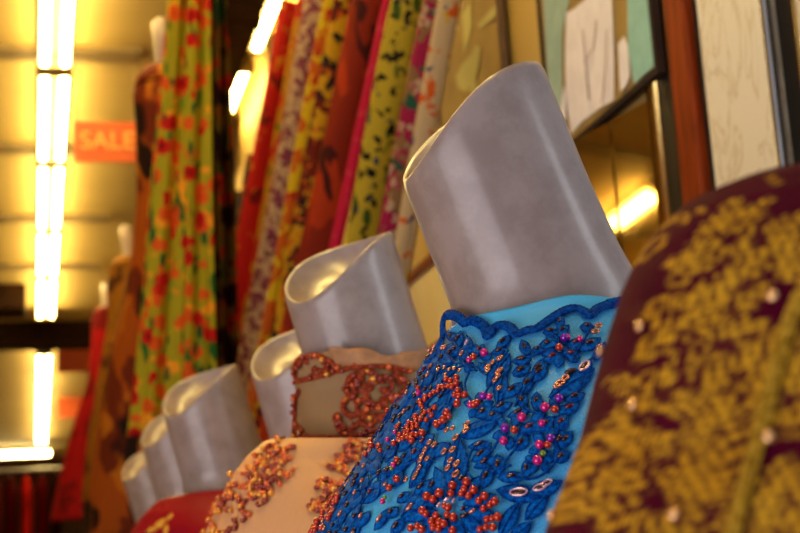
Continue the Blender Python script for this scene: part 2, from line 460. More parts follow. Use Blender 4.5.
def outline(rows): return [r[0] for r in rows] + [r[-1] for r in rows[::-1]][1:-1]
def cord(mb, S, pts, r, n=6, h=.0012, per=4, closed=False, flat=None, slide=1):
    P = []
    for q in spline([Vector((x, y, 0)) for x, y in pts], per):
        p, nn = S.hit(q.x, q.y, h, slide)
        if p is not None and (not P or (p-P[-1]).length < .03): P.append(p)
    if len(P) > 2: mb.tube(P, r, n, closed)
    return P
def oval(mb, S, px, py, L, W, ang, h=.0024, hh=.0010, sides=10):
    p, n = S.hit(px, py, h)
    if p is None: return None
    sc = (p-EYE).length/FPX; a = math.radians(ang)
    d = ROT @ Vector((math.cos(a), math.sin(a), 0)); d = (d - n*d.dot(n)).normalized(); e = n.cross(d)
    mb.ball(p, 1, sides, 5, (d*L*sc/2, e*W*sc/2, n*hh)); return p, n, d, e, sc

# ---------------------------------------------------------------- blue lace dress
def garment_rows(base, phi, levels, extra, top_fn, zbot=-.75, n=96, m=70, wrinkle=0.0, seed=1, back=BACK0, side=SIDE0, gather=1.3):
    f, s = frame_of(base, phi); rows = []; rnd = random.Random(seed); ph = [rnd.uniform(0, 6) for _ in range(6)]
    for i in range(m+1):
        row = []
        for j in range(n):
            a = 2*PI*j/n; zt = top_fn(a); u = i/m; z = zbot + (zt-zbot)*(1-(1-u)**gather)
            F = interp(levels, z); B = interp(back, z)+extra; S = interp(side, z)+extra
            wv = 1 + wrinkle*(math.sin(5*a+ph[0]+z*9)+.6*math.sin(11*a+ph[1]-z*17)+.5*math.sin(17*a+ph[2]+z*6))*min(1, max(0, (.0-z)*12))
            c, q = math.cos(a), math.sin(a); cx = LEAN*z if z > 0 else 0
            row.append(base + f*(cx+(F if c > 0 else B)*c*wv) + s*(S*q*wv) + Vector((0,0,z)))
        rows.append(row)
    return rows
def param_of(p, base, phi, levels, extra):
    f, s = frame_of(base, phi); d = p-base; z = d.z; x = d.dot(f); y = d.dot(s)
    return math.atan2(y/(interp(SIDE, z)+extra), x/(interp(levels, z) if x > 0 else interp(BACK, z)+extra)), z

def satin(name, col, r=.32):
    s = N(name); nz = s.noise(26, s.co(), 3); s.bump(nz.outputs[0], .12, .004)
    w = s.noise(700, s.co((1,1,.2)), 1)
    c = s.mix(w.outputs[0], tuple(v*.92 for v in col), tuple(min(1, v*1.06) for v in col)); s.p.inputs['Anisotropic'].default_value = .4
    return s.set(c, r, 0, .2)
M['satin_blue'] = satin('sky blue satin', rgb(84, 190, 240), .42)
def thread(name, ca, cb, rough=.6):
    s = N(name); nz = s.noise(420, s.co((1,1,1)), 3, .7); c = s.mix(s.ramp(nz.outputs[0], .35, .65), ca, cb); s.bump(nz.outputs[0], .9, .0012)
    return s.set(c, rough, 0, .05)
M['lace_blue'] = thread('royal blue embroidery', rgb(0, 58, 142), rgb(2, 112, 206))
M['cord_blue'] = thread('royal blue cord', rgb(0, 38, 108), rgb(2, 86, 178))
def net(name, col, cover):
    s = N(name); s.set(col, .7, 0, .2)
    v = s.noise(1500, s.co(), 1); f = s.ramp(v.outputs[0], .5-cover*.25, .5+.3)
    tr = s.n('BsdfTransparent'); mx = s.n('MixShader'); s.l(s.math('MULTIPLY', f, cover), mx.inputs[0])
    s.l(tr.outputs[0], mx.inputs[1]); s.l(s.p.outputs[0], mx.inputs[2]); s.l(mx.outputs[0], s.t.nodes['Material Output'].inputs[0]); return s.m
M['net_blue'] = net('blue tulle', rgb(2, 96, 206), .5)
def shiny(name, col, rough=.2, metal=.0, coat=.6, spec=.6):
    s = N(name); s.p.inputs['Coat Roughness'].default_value = .08; return s.set(col, rough, metal, spec, coat=coat)
M['bead_copper'] = shiny('copper red pearl', rgb(200, 46, 8), .24, .3)
M['bead_magenta'] = shiny('magenta pearl', rgb(224, 20, 130), .18, .3)
M['bead_purple'] = shiny('purple pearl', rgb(140, 20, 170), .18, .3)
M['bead_green'] = shiny('olive bead', rgb(120, 150, 20), .2, .3)
M['sequin_dark'] = shiny('dark brown bead', rgb(70, 26, 12), .25, .5)
M['sequin_red'] = shiny('dark red bead', rgb(110, 10, 26), .2, .3)
M['sequin_copper'] = shiny('rose copper sequin', rgb(214, 128, 96), .25, .7)
M['sequin_pink'] = shiny('pale pink sequin', rgb(236, 190, 214), .2, .6)

B1, P1 = base['N1'], PHI['N1']
surf1 = Surf(garment_rows(B1, P1, lev1, .010, lambda a: .012, m=150, n=160))
border_px = [(700,262),(668,283),(648,296),(632,300),(616,303),(606,306),(597,310),(589,317),(584,312),(575,309),(566,311),(555,317),(545,324),(536,330),(528,331),(517,335),(511,329),(503,326),(495,328),(489,337),(486,329),(479,323),(471,321),(466,323),(460,318),(452,315),(446,317),(444,325),(444,336),(440,345),(436,349),(434,358),(429,361)]
bp = []
for x, y in border_px:
    p, n = surf1.hit(x, y, 0)
    if p is not None: bp.append(param_of(p, B1, P1, lev1, .010))
zl = sorted((a, z) for a, z in bp)
amin, amax = zl[0][0], zl[-1][0]
def lace_top(a):
    a = (a+PI) % (2*PI) - PI
    if amin <= a <= amax: return interp(zl, a) - .0012
    k = (a-amax) if a > amax else (a-amin)
    return -.045 + .007*abs(math.sin(7*a))
dress = empty('beaded_lace_dress', (B1.x, B1.y, B1.z-.75), 'royal blue beaded lace over sky blue satin on the large mannequin in focus', 'dress')
def top_satin(a): return -.012 - .012*max(0, math.cos(a))**2 + .003*math.sin(2*a+.6) + .002*math.sin(5*a)
b = MB(); b.grid(garment_rows(B1, P1, inner1, .0075, top_satin, wrinkle=.004, seed=3, n=160, m=110), cu=True)
o = b.build('satin_lining', M['satin_blue'], dress); thick(o, .0018, -1)
b = MB(); b.grid(garment_rows(B1, P1, lev1, .0095, lace_top, n=200, m=110), cu=True); b.build('tulle', M['net_blue'], dress)

# scalloped border: a padded, ribbed cord
P = []
for q in spline([Vector((x, y, 0)) for x, y in border_px], 6):
    p, n = surf1.hit(q.x, q.y, .001)
    if p is not None: P.append((p, n))
b = MB(); rows = []
for i, (p, n) in enumerate(P):
    t = (P[min(i+1, len(P)-1)][0]-P[max(i-1, 0)][0])
    t = t.normalized() if t.length > 1e-9 else Vector((1,0,0)); q = n.cross(t).normalized(); w = .0033*(1+.14*(i % 2))
    rows.append([p + q*w*math.cos(2*PI*j/10) + n*(.0014+.0002*(i % 2))*math.sin(2*PI*j/10) for j in range(10)])
b.grid(rows, cu=True); b.cap(rows[0][::-1]); b.cap(rows[-1]); b.build('scalloped_border', M['cord_blue'], dress)

# leaves: (x, y, length, width, angle, sequin kind)
LV = [(452.5,337.5,14,9,-40,'d'),(460,340,18,8,80,'d'),(469,345,20,9,100,'p'),(456,351,13,11,-10,'d'),(464,356,18,8,75,'c'),(481,351,14,9,60,'r'),(503.5,343,20,9,45,'d'),(500.5,352.5,18,10,10,'d'),
(525,348,17,11,110,'d'),(522,361,20,10,8,'d'),(521.5,371,20,11,20,'d'),(499,371,42,20,56,''),(448,361,16,10,70,''),(441,367,16,8,60,''),(560,323,18,9,85,'d'),(563,332,18,8,45,'d'),(551,333,16,8,5,'d'),
(548,345,17,11,5,'d'),(538,351,12,9,0,'d'),(526,349,16,10,110,'d'),(524,361,14,9,0,'d'),(539,369,24,11,62,'d'),(577,344,22,11,15,'r'),(571,355,20,10,-20,'r'),(553,358,22,11,20,'r'),(587,328,14,11,0,'d'),
(598,333,20,14,50,''),(572,384,56,22,33,''),(486,387,18,7,60,''),(501,388,34,15,78,''),(513,391,28,11,35,'d'),(522,372,20,10,30,'d'),(528,384,26,11,70,'d'),(540,373,26,12,55,'d'),(522.5,401,18,13,105,'d'),
(537,402,20,12,88,'d'),(502,407.5,24,10,18,'d'),(494,416.5,18,12,-5,'d'),(484,413,20,14,30,'k'),(519,414,24,10,18,'d'),(530,428,26,12,25,'r'),(522,443,20,14,60,'k'),(545,425,26,13,35,'r'),(562,423,20,14,60,'r'),
(570,409,24,12,30,'r'),(478,430,44,17,22,''),(480.5,446,24,10,10,'d'),(482,455,26,10,38,'d'),(486,463,26,11,25,'d'),(499,465,22,14,95,'d'),(487,477,26,13,72,'d'),(527,469,18,11,95,'d'),(512,477.5,30,12,4,'d'),
(519,494,48,20,-8,''),(543,490,44,18,22,''),(536,508,34,16,50,''),(561,457,20,14,20,'k'),(506,443,16,11,40,''),(423,488,24,10,42,'d'),(434.5,486,18,11,88,'d'),(412,509,30,12,46,'d'),(393,513,16,11,40,'d'),
(426,458,40,16,62,''),(419,474,36,13,60,''),(456,466,60,26,82,''),(441,450,24,14,30,''),(404,498,16,10,40,'d'),(398,480,18,11,50,'r'),(402,465,18,11,20,'k'),(398,527,22,11,55,'d'),(382,520,26,9,58,'c'),
(560,440,20,13,60,'k'),(552,470,24,12,40,''),(545,480,22,12,30,''),(509,520,40,16,60,''),(520,532,30,14,40,''),(500,500,26,12,60,''),(470,466,20,10,60,''),(505,432,22,12,10,''),(490,398,20,10,30,''),(470,388,26,12,40,''),(455,395,30,13,60,''),(441,413,30,14,55,''),
(580,360,26,12,40,''),(590,345,24,12,30,'d'),(600,352,22,10,60,'d'),(585,372,30,12,65,''),(575,398,22,11,20,'d'),(566,440,22,12,50,'d'),(470,350,18,10,30,''),(492,358,22,11,30,''),(460,365,24,12,30,''),(480,367,24,9,20,''),(510,383,20,9,50,''),(547,398,18,9,20,''),(534,341,16,7,40,'')]
rnd = random.Random(11)
lb = MB(); cb = MB(); seqs = []
for (x, y, L, W, a, kd) in LV:
    if kd == '' and L < 29 and x > 455: continue
    L *= .95; W *= .88
    R = patch(lb, surf1, x, y, L, W, a)
    if R:
        cb.tube(outline(R), .00062, 5, closed=True)
        if L > 26 and not kd:
            vein = [r[2] + (r[2]-EYE).normalized()*-.0006 for r in R]; cb.tube(vein, .0005, 5)
    if kd: seqs.append((x, y, min(10, L*.44), min(5.2, W*.42), a, kd))
# petals round the bead flowers
FL = [(450,508,50,12),(479,407,16,5),(513,432,22,6),(551,414,22,6),(549,447,22,6),(562,350,22,6),(476,360,18,5),(540,462,16,5)]
for (cx, cy, Rr, n) in FL:
    for i in range(n):
        a = 360*i/n + 17; d = Rr*.62
        x = cx + math.cos(math.radians(a))*d; y = cy - math.sin(math.radians(a))*d*.85
        R = patch(lb, surf1, x, y, Rr*.66, Rr*(.24 if n > 8 else .40), a)
        if R: cb.tube(outline(R), .0006, 5, closed=True)
# dense embroidery towards the front edge: long leaves and cords running up the slope
def sil(y):
    return interp([(312,455),(322,447),(350,434),(378,416),(410,395),(450,369),(485,347),(528,320),(570,302)], y)
for i in range(165):
    y = rnd.uniform(345, 545); x0 = sil(y); wdt = interp([(345,12),(380,36),(420,55),(470,44),(545,34)], y)
    x = x0 + 1.5 + wdt*rnd.random()**1.5; u = (x-x0)/70
    L = rnd.uniform(14, 26); W = rnd.uniform(4, 6) + 6*u; a = rnd.gauss(56, 13)
    R = patch(lb, surf1, x, y, L, W, a)
    if R:
        cb.tube(outline(R), .0005, 5, closed=True)
        if rnd.random() < .55: seqs.append((x+rnd.uniform(-2,2), y+rnd.uniform(-3,3), rnd.uniform(5,8), rnd.uniform(2.6,4), a, rnd.choice('dddddcrc')))
for i in range(24):
    y = rnd.uniform(350, 530); x = sil(y) + 3 + rnd.random()*interp([(350,20),(400,60),(530,75)], y); pts = []
    a = math.radians(rnd.gauss(56, 10))
    for k in range(9):
        pts.append((x, y)); a += rnd.uniform(-.5, .5); x += 6*math.cos(a); y -= 6*math.sin(a)
    cord(cb, surf1, pts, .0006)
# tendrils between the leaves
for pts in ([(520,362),(536,356),(548,352),(560,350)],[(505,352),(500,360),(497,372),(492,384),(486,395)],[(539,369),(530,384),(522,396),(516,408)],[(486,463),(492,472),(500,470),(512,466)],[(522,402),(530,412),(545,416)],[(479,408),(470,398),(466,386),(470,374)],
            [(445,330),(452,338),(460,352),(466,366),(478,372)],[(444,345),(450,356),(458,366)],[(476,446),(470,458),(468,470),(474,480)],[(545,332),(556,338),(562,350)],[(460,470),(452,482),(450,495)],[(430,486),(436,495),(444,500)],[(590,330),(584,342),(577,352),(572,364)],
            [(512,477),(530,480),(545,474),(558,460)],[(560,424),(556,440),(560,455)],[(500,440),(494,450),(486,458)],[(520,444),(512,455),(505,463)],[(600,340),(594,356),(586,372),(580,388),(572,400)]):
    cord(cb, surf1, pts, .0008)
# the same leaves carried on round the rest of the dress
f1_, s1_ = frame_of(B1, P1)
def lace_pt(a, z, h):
    F, Bk, S = interp(lev1, z)+h, interp(BACK, z)+.010+h, interp(SIDE, z)+.010+h
    return B1 + f1_*((F if math.cos(a) > 0 else Bk)*math.cos(a)) + s1_*(S*math.sin(a)) + Vector((0, 0, z))
rnd = random.Random(5)
for i in range(620):
    a, z = rnd.uniform(0, 2*PI), rnd.uniform(-.42, -.05)
    x, y = pix(lace_pt(a, z, 0)); nrm = (lace_pt(a, z, .01)-lace_pt(a, z, 0))
    if x < 640 and y < 560 and nrm.dot(lace_pt(a, z, 0)-EYE) < 0: continue
    L, W, an = rnd.uniform(.010, .022), rnd.uniform(.005, .009), rnd.uniform(.3, 1.9); rows = []
    for k in range(6):
        t = k/5; w = W/2*max(.06, math.sin(PI*t))**.8; row = []
        for j in range(5):
            q = (j-2)/2; dx = (t-.5)*L*math.cos(an) - w*q*math.sin(an); dz = (t-.5)*L*math.sin(an) + w*q*math.cos(an)
            row.append(lace_pt(a+dx/.14, z+dz, .0006+.0012*(1-q*q)*math.sin(PI*t)))
        rows.append(row)
    lb.grid(rows); cb.tube(outline(rows), .0009, 5, closed=True)
lace = lb.build('lace_embroidery', M['lace_blue'], dress)
cb.build('outline_cord', M['cord_blue'], lace)

# sequins
rings = [(502,361,8),(490,370,8),(500,375,8),(495,365,6),(497,383,7),(441,372,5),(447,370,5),(452,372,5),(457,371,5),(462,373,5),(448,377,5),(500,379,7),(502,373,8),(490,373,7),(501,391,7),(437,447,8),(455,452,9),(446.7,454,8),(453,462.7,8),(459,466,9),(450,470.5,8),(458,476,10),
         (469,427,9),(468,433,9),(458,440,9),(449,433,7),(455,431,7),(432,445,7),(428,452,7),(425,458,7),(430,461,7),(422,470,7),(419,476,7),(423,463,7),(598,329,10),(595,335,10),(561,386,11),(566,381,10),(558,389,9),(417,480,6),(409,482,6)]
for x, y, r in rings: seqs.append((x, y, r, r*.72, rnd.uniform(20, 75), 'o'))
for x, y, L, a, kd in ((584.5,369,18,70,'q'),(571,374,14,25,'d'),(520,494,20,-8,'q'),(541,489,16,15,'q'),(547,485,14,30,'q'),(448.5,502,8,10,'p'),(456,503,7,80,'p'),(441,507,7,80,'p'),(412,509,11,46,'c'),(463,480,8,20,'d'),(466,517,10,25,'d'),(474,513,9,20,'c'),(465,510,7,60,'r')):
    seqs.append((x, y, L, L*.5 if kd == 'q' else L*.45, a, kd))
smat = {'d': 'sequin_dark', 'k': 'sequin_dark', 'c': 'sequin_copper', 'r': 'sequin_red', 'p': 'sequin_pink'}
rest_s = {}; cnt = 0
seqs.sort(key=lambda q: -q[2]*q[3])
for (x, y, L, W, a, kd) in seqs:
    b = MB()
    if kd in 'oq':
        p, n = surf1.hit(x, y, .0026)
        if p is None: continue
        sc = (p-EYE).length/FPX; aa = math.radians(a); d = ROT @ Vector((math.cos(aa), math.sin(aa), 0)); d = (d-n*d.dot(n)).normalized(); e = n.cross(d)
        b.torus(p, d*(L/2-1.2)*sc, e*(W/2-1.0)*sc, n, 1.35*sc); mk = 'sequin_pink' if kd == 'q' else 'sequin_copper'
        b2 = MB(); b2.ball(p, 1, 8, 5, (d*(L/2-2.2)*sc, e*max(.5, W/2-1.9)*sc, n*.0008))
    else:
        if not oval(b, surf1, x, y, L, W, a, hh=.0013): continue
        mk = smat[kd]; b2 = None
    if cnt < 96:
        cnt += 1; o = b.build('sequin', M[mk], dress)
        if b2: b2.build('sequin_eye', M['sequin_dark'], o)
    else:
        t_ = rest_s.setdefault(mk, MB()); k = len(t_.v); t_.v += b.v; t_.f += [tuple(i+k for i in q) for q in b.f]
        if b2:
            t_ = rest_s.setdefault('sequin_dark', MB()); k = len(t_.v); t_.v += b2.v; t_.f += [tuple(i+k for i in q) for q in b2.f]
def join_mats(dct, name, parent):
    b = MB(); idx = []
    for i, (mk, q) in enumerate(dct.items()):
        k = len(b.v); b.v += q.v; b.f += [tuple(j+k for j in f_) for f_ in q.f]; idx += [i]*len(q.f)
    o = b.build(name, None, parent)
    for mk in dct: o.data.materials.append(M[mk])
    # face order is kept by from_pydata
    for p_, i in zip(o.data.polygons, idx): p_.material_index = i
    return tag(o, kind='stuff')
if rest_s: join_mats(rest_s, 'small_sequins', dress)

# beads
BZ = [(380+x/6.66, 370+y/6.66, r) for x, y, r in [(460,80,3),(490,90,3),(530,68,3.2),(530,105,3.3),(500,130,3.2),(470,125,2.8),(440,130,2.8),(415,130,2.6),(405,155,2.4),(540,155,3.3),(515,185,2.8),(545,195,3.2),(585,185,3.6),(535,245,4),(380,165,2.7),(355,185,2.5),(325,195,3),(320,215,2.4),(290,225,2.8),(295,250,2.8),(305,265,2),
  (385,270,2.8),(350,290,2.4),(320,300,2.8),(300,325,2.5),(365,320,2.8),(330,350,2.8),(290,345,2.6),(260,325,3),(260,355,2.6),(240,375,2.5),(270,390,2.8),(215,365,2.6),(205,395,2.8),(240,405,2.7),(465,305,4),(445,350,4),(400,380,4),(210,425,2.7),(190,430,2.5),(235,450,2.9),(265,450,2.9),(305,440,3.7),(155,450,2.7),(175,475,2.7),(205,465,2.8),(145,480,2.6),
  (235,490,3.4),(115,505,3.1),(140,395,2.9),(275,135,2.6),(55,285,2.6),(15,520,2.6),(480,330,3),(420,365,3),(185,455,2.4),(225,475,2.6)]]
BZ += [(300+x/5.73, 440+y/5.73, r) for x, y, r in [(425,15,2.4),(430,45,3.2),(470,55,2.9),(555,35,2.8),(395,95,2.5),(235,340,3.3),(205,345,2.8),(180,370,2.7),(215,375,2.8),(205,415,3.2),(185,460,3.3),(135,430,3),(145,460,2.8),(105,480,3.6),(115,500,2.8),(90,510,3),(60,525,3),(145,515,3),(420,30,2.5),(480,75,2.4),(230,365,2.5),(195,440,2.6),(155,390,2.4),(75,540,3),(110,525,3)]]
BZ += [(442.4,495.8,4.4),(455.4,488,4.2),(453.7,496,3.6),(469.4,484.5,4.4),(466.8,491.5,3.6),(464,496,3.4),(476.4,492.4,4.3),(471,498.5,3.6),(487,498.5,4.2),(481,503,3.6),(497,503.7,4.3),(492,507,3.5),(485.7,510.7,3.5),(430,499,4.3),(436,502,3.8),(425.8,513.3,4.2),(429,516,3.4),(451,509.8,4),(439,517.7,3.6),(434.5,523,3.8),(450,516.8,3.4),(456.3,519.4,4.2),
  (442,523.8,4),(446.7,525.5,4),(436,529,3.6),(441.5,530,3.8),(414,530,3.6),(420.5,528,3.4),(425,531,3.8),(455.4,531.6,4),(499.7,518.5,4.4),(489,521,3.6),(494,520,3.2),(495,528,4),(488,528,3.4),(482,530,3.4),(477,492,3),(447,508,3.2)]
BZ += [(476.5,360,3.3),(560,351,3.7),(477,407.5,3.8),(480,405.5,3.4),(516.5,433,3.8),(556,413,3.8),(549,447,3.6),(400.5,462.7,3.3),(400.5,482,3.2),(392.6,490.6,3.4)]
PK = [(487,356,4,'bead_magenta'),(472,363,3,'bead_magenta'),(565,342,4,'bead_purple'),(568,341,3,'bead_magenta'),(486,399,4,'bead_purple'),(492,400,3.4,'bead_magenta'),(473.5,408,3.6,'bead_magenta'),(524,421,4.6,'bead_magenta'),(507.5,431,4.5,'bead_purple'),(506,443.5,4.2,'bead_magenta'),(560,402,4.3,'bead_purple'),(546.5,411,4.6,'bead_magenta'),(543.5,426,3.6,'bead_magenta'),
      (552,440.5,4.2,'bead_purple'),(541,447,4.4,'bead_magenta'),(539,462.7,4.8,'bead_magenta'),(544,455.7,3.2,'bead_green'),(422,395.5,3,'bead_magenta'),(397,468,3,'bead_magenta'),(395,471,2.4,'bead_green'),(399,482,2.6,'bead_magenta'),(386,504,2.8,'bead_magenta'),(388,500,2.2,'bead_green'),(580,343,3,'bead_magenta'),(398.5,434.5,2.2,'bead_magenta'),(391,442,2.4,'bead_magenta')]
allb = sorted([(x, y, r, 'bead_copper') for x, y, r in BZ] + PK, key=lambda q: (q[3] == 'bead_copper', -q[2]))
rest_b = {}
for i, (x, y, r, mk) in enumerate(allb):
    p, n = surf1.hit(x, y, .0022)
    if p is None: continue
    rr = r*1.06*(p-EYE).length/FPX; p = p + n*rr*.35
    b = MB()
    if i < 98:
        b.ball(p, rr, 14, 9)
        o = b.build('bead', M[mk], dress)
        if mk != 'bead_copper': o['label'] = {'bead_magenta': 'magenta pearl bead', 'bead_purple': 'purple pearl bead', 'bead_green': 'olive green bead'}[mk]
    else:
        b = rest_b.setdefault(mk, MB()); b.ball(p, rr, 12, 8)
if rest_b: join_mats(rest_b, 'small_beads', dress)

# ---------------------------------------------------------------- cream dress and rust lace collar
B2, P2 = base['N2'], PHI['N2']
M['cream'] = satin('cream peach cloth', rgb(226, 166, 114), .5)
M['taupe_net'] = satin('taupe tulle', rgb(164, 126, 84), .6)
M['rust_thread'] = thread('rust embroidery', rgb(116, 34, 16), rgb(188, 84, 52), .5)
M['tan_fold'] = plain('tan folded hem', rgb(186, 128, 82), .6, var=.25, sc=60, bump=.4, bsc=160)
M['bead_rust'] = shiny('rust glass bead', rgb(150, 36, 10), .15, .2)
M['bead_orange'] = shiny('orange glass bead', rgb(226, 96, 16), .12, .25)
M['bead_amber'] = shiny('amber glass bead', rgb(246, 164, 44), .1, .3)
levC = fit(B2, P2, [(296,433),(266,440),(247,456),(233,474),(221,499),(205,533),(192,570)], .010, BACK2, SIDE2)
rb2 = garment_rows(B2, P2, levC, .010, lambda a: -.045 - .007*max(0, math.sin(a)), back=BACK2, side=SIDE2, m=150, n=160, wrinkle=.0)
surf2 = Surf(rb2)
cd_ = empty('cream_dress', (B2.x, B2.y, B2.z-.75), 'peach cream cloth with curls of rust beads below the rust lace collar', 'dress')
b = MB(); b.grid(rb2, cu=True); o = b.build('cloth', M['cream'], cd_); thick(o, .0018, -1)
f2, s2 = frame_of(B2, P2)
def collar_pt(a, v, k=0.0):
    z0 = -.0445 - .007*max(0, math.sin(a)); z = z0 + v*(.030 - z0 + .004*math.sin(3*a+1))
    r = .081 + k - .004*v + .0012*math.sin(7*a+v*4)
    r *= 1
    cx = .33*max(z, 0)
    return B2 + f2*(cx + r*1.0*math.cos(a)) + s2*(r*.93*math.sin(a)) + Vector((0, 0, z))
rows = [[collar_pt(2*PI*j/120, i/24) for j in range(120)] for i in range(25)]
col = empty('lace_collar', (B2.x, B2.y, B2.z-.048), 'taupe and rust beaded lace collar wrapped round the neck of the second mannequin', 'collar')
b = MB(); b.grid(rows, cu=True); thick(b.build('band', M['taupe_net'], col), .0014, 1)
surfc = Surf([[collar_pt(2*PI*j/120, i/24, .002) for j in range(120)] for i in range(25)])
# crumpled tan hem folded over the upper edge
rnd = random.Random(5); b = MB(); rows = []
a_h = min((abs(pix(collar_pt(PI*k/200, .95))[0]-334), PI*k/200) for k in range(140))[1]
for i in range(91):
    a = a_h + PI*1.25*i/90; w = 1+.22*math.sin(i*.31)+.12*math.sin(i*.7+1)
    row = []
    for j in range(9):
        u = j/8; v = .90 + .15*math.sin(PI*u)*w*.8 + .0; out = .0015 + .006*math.sin(PI*u*.9+.2)*(.7+.35*math.sin(i*.5+u*4))
        if u > .5: v -= .16*(u-.5)*w
        row.append(collar_pt(a, v, out))
    rows.append(row)
b.grid(rows); thick(b.build('folded_hem', M['tan_fold'], col), .001, 1)
# rust scroll embroidery on the collar (drawn where it is seen, laid on the cloth)
rb = MB(); spots = []
def scroll(mb, S, pts, r, bead_every=2, h=.001):
    P = cord(mb, S, pts, r, 8, h)
    sp = spline([Vector((x, y, 0)) for x, y in pts], 4)
    for q in sp[::bead_every]: spots.append((S, q.x, q.y))
rbl = MB(); rbd = MB()
for pts in ([(300,366),(304,358),(313,355),(323,357),(329,364),(326,371),(318,370)],[(296,372),(297,362),(303,356)],[(297,381),(312,378),(328,374),(344,369),(360,367),(378,366),(396,368),(410,372)],[(318,356),(332,362),(338,368)],
            [(350,395),(346,389),(349,384),(355,388),(353,396),(345,401),(344,410),(351,416),(362,413),(371,409)],[(358,386),(360,376),(367,371),(374,375),(371,383),(364,388),(366,398),(374,405),(386,404)],[(374,383),(384,378),(392,384),(389,392),(381,390)],[(392,376),(402,380),(406,388),(400,394)],
            [(337,421),(340,431),(352,436),(366,433),(372,424),(381,416),(392,412)],[(352,428),(362,424),(372,430),(384,428),(390,420)],[(372,436),(386,432),(396,424)],[(368,398),(360,402),(357,409)],[(385,399),(396,396),(404,400)],[(378,408),(388,400)],
            [(290,400),(292,412),(296,424),(304,432)],[(291,414),(290,424),(294,434)],[(300,390),(296,398)]):
    scroll(rbl if max(q[0] for q in pts) < 305 and pts[0][1] > 385 else rbd if min(q[1] for q in pts) > 410 else rb, surfc, pts, .0026 if len(pts) < 9 else .003)
for pts in ([(384,388),(390,398),(398,404),(404,412)],[(362,418),(376,418),(388,424)],[(345,430),(340,424),(338,416)],[(400,378),(408,384)],[(356,374),(350,378),(348,384)]): scroll(rbd if min(q[1] for q in pts) > 410 else rb, surfc, pts, .0034)
rnd = random.Random(17)
for (S, x, y) in list(spots):
    if rnd.random() < (.7 if x < 345 else .45): continue
    R = patch(rbl if x < 310 and y > 388 else rbd if y > 415 else rb, S, x+rnd.uniform(-4,4), y+rnd.uniform(-4,4), rnd.uniform(8,14), rnd.uniform(4,7), rnd.uniform(0,180), .0004, .0026)
tr_ = MB(); scroll(tr_, surfc, [(295,436),(310,437),(330,437),(350,437),(372,436),(390,434)], .0020); tr_.build('bottom_trim', M['rust_thread'], col)
emb = rb.build('scroll_embroidery', M['rust_thread'], col); rbd.build('scroll_embroidery', M['rust_thread'], col); rbl.build('scroll_embroidery', M['rust_thread'], col)
rnd = random.Random(3); extra = MB(); kk = 0; rnd.shuffle(spots)
for (S, x, y) in spots:
    if rnd.random() < .35: continue
    p, n = S.hit(x+rnd.uniform(-1.5,1.5), y+rnd.uniform(-1.5,1.5), .004)
    if p is None: continue
    r = rnd.uniform(.0016, .0032); b = MB(); b.ball(p, r, 9, 6)
    b.build('bead', M[rnd.choice(['bead_rust','bead_rust','bead_orange'])] if kk % 14 else M['bead_amber'], col); kk += 1
    if kk >= 95: break
# beaded curls on the cream cloth
rnd = random.Random(9); cb2 = MB(); pos = []
def in_strip(x, y):
    u = (y-440)/93; cx = interp([(0,284),(.3,263),(.6,245),(1,214),(1.4,196)], u); w = interp([(0,16),(.3,33),(.6,30),(1,18),(1.4,14)], u)
    return abs(x-cx) < w
def curls(n, x0, x1, y0, y1, test, step=3.6):
    for _ in range(n):
        for _t in range(50):
            x, y = rnd.uniform(x0, x1), rnd.uniform(y0, y1)
            if test(x, y): break
        a = rnd.uniform(0, 6.3); da = rnd.choice((-1, 1))*rnd.uniform(.35, .75); pts = []
        for k in range(rnd.randint(5, 10)):
            if not test(x, y): break
            pts.append((x, y)); pos.append((x, y)); x += step*math.cos(a); y += step*.8*math.sin(a); a += da; da *= .93
        if len(pts) > 2: cord(cb2, surf2, pts, .0011, 5, .0008, 3)
curls(50, 195, 305, 440, 560, in_strip)
def in_right(x, y):
    u = (y-440)/60; cx = interp([(0,362),(.5,345),(1,322),(1.3,316)], u); w = interp([(0,10),(.4,24),(.8,16),(1.3,8)], u); return 0 <= u <= 1.3 and abs(x-cx) < w
cb2.build('curl_cord', M['rust_thread'], cd_); cb2 = MB()
curls(26, 305, 385, 440, 512, in_right)
cb2.build('curl_cord', M['rust_thread'], cd_)
kk = 0; rest = {}
for (x, y) in pos:
    p, n = surf2.hit(x+rnd.uniform(-.8,.8), y+rnd.uniform(-.8,.8), .0026)
    if p is None: continue
    mk = rnd.choice(['bead_rust','bead_rust','bead_orange','bead_orange','bead_amber']); r = rnd.uniform(.0018, .0030)
    if kk < 95:
        b = MB(); b.ball(p, r, 9, 6); o = b.build('bead', M[mk], cd_); kk += 1
    else: rest.setdefault(mk, MB()).ball(p, r, 8, 5)
join_mats(rest, 'small_beads', cd_)

# ---------------------------------------------------------------- crimson cloth on the grey mannequin
B3, P3 = base['A'], PHI['A']
levA = [(z, max(F, .074)) for z, F in fit(B3, P3, [(205,487),(178,491),(156,502),(141,518),(131,533),(122,560)], .012)]
M['crimson'] = satin('crimson cloth', rgb(146, 2, 24), .5)
M['gold_thread'] = thread('gold thread', rgb(190, 120, 30), rgb(240, 190, 80), .4)
cr = empty('crimson_dress', (B3.x, B3.y, B3.z-.75), 'plain crimson cloth with a small gold motif on the grey blurred mannequin', 'dress')
rows3 = garment_rows(B3, P3, levA, .012, lambda a: -.026+.004*math.sin(2*a), m=120, n=120, wrinkle=.006, seed=2)
surf3 = Surf(rows3)
b = MB(); b.grid(rows3, cu=True); thick(b.build('cloth', M['crimson'], cr), .002, -1)
b = MB()
for (x, y, L, W, a) in ((160,524,18,7,40),(152,530,12,5,20),(166,530,12,5,75),(170,517,9,4,50)): patch(b, surf3, x, y, L, W, a)
b.build('gold_motif', M['gold_thread'], cr)

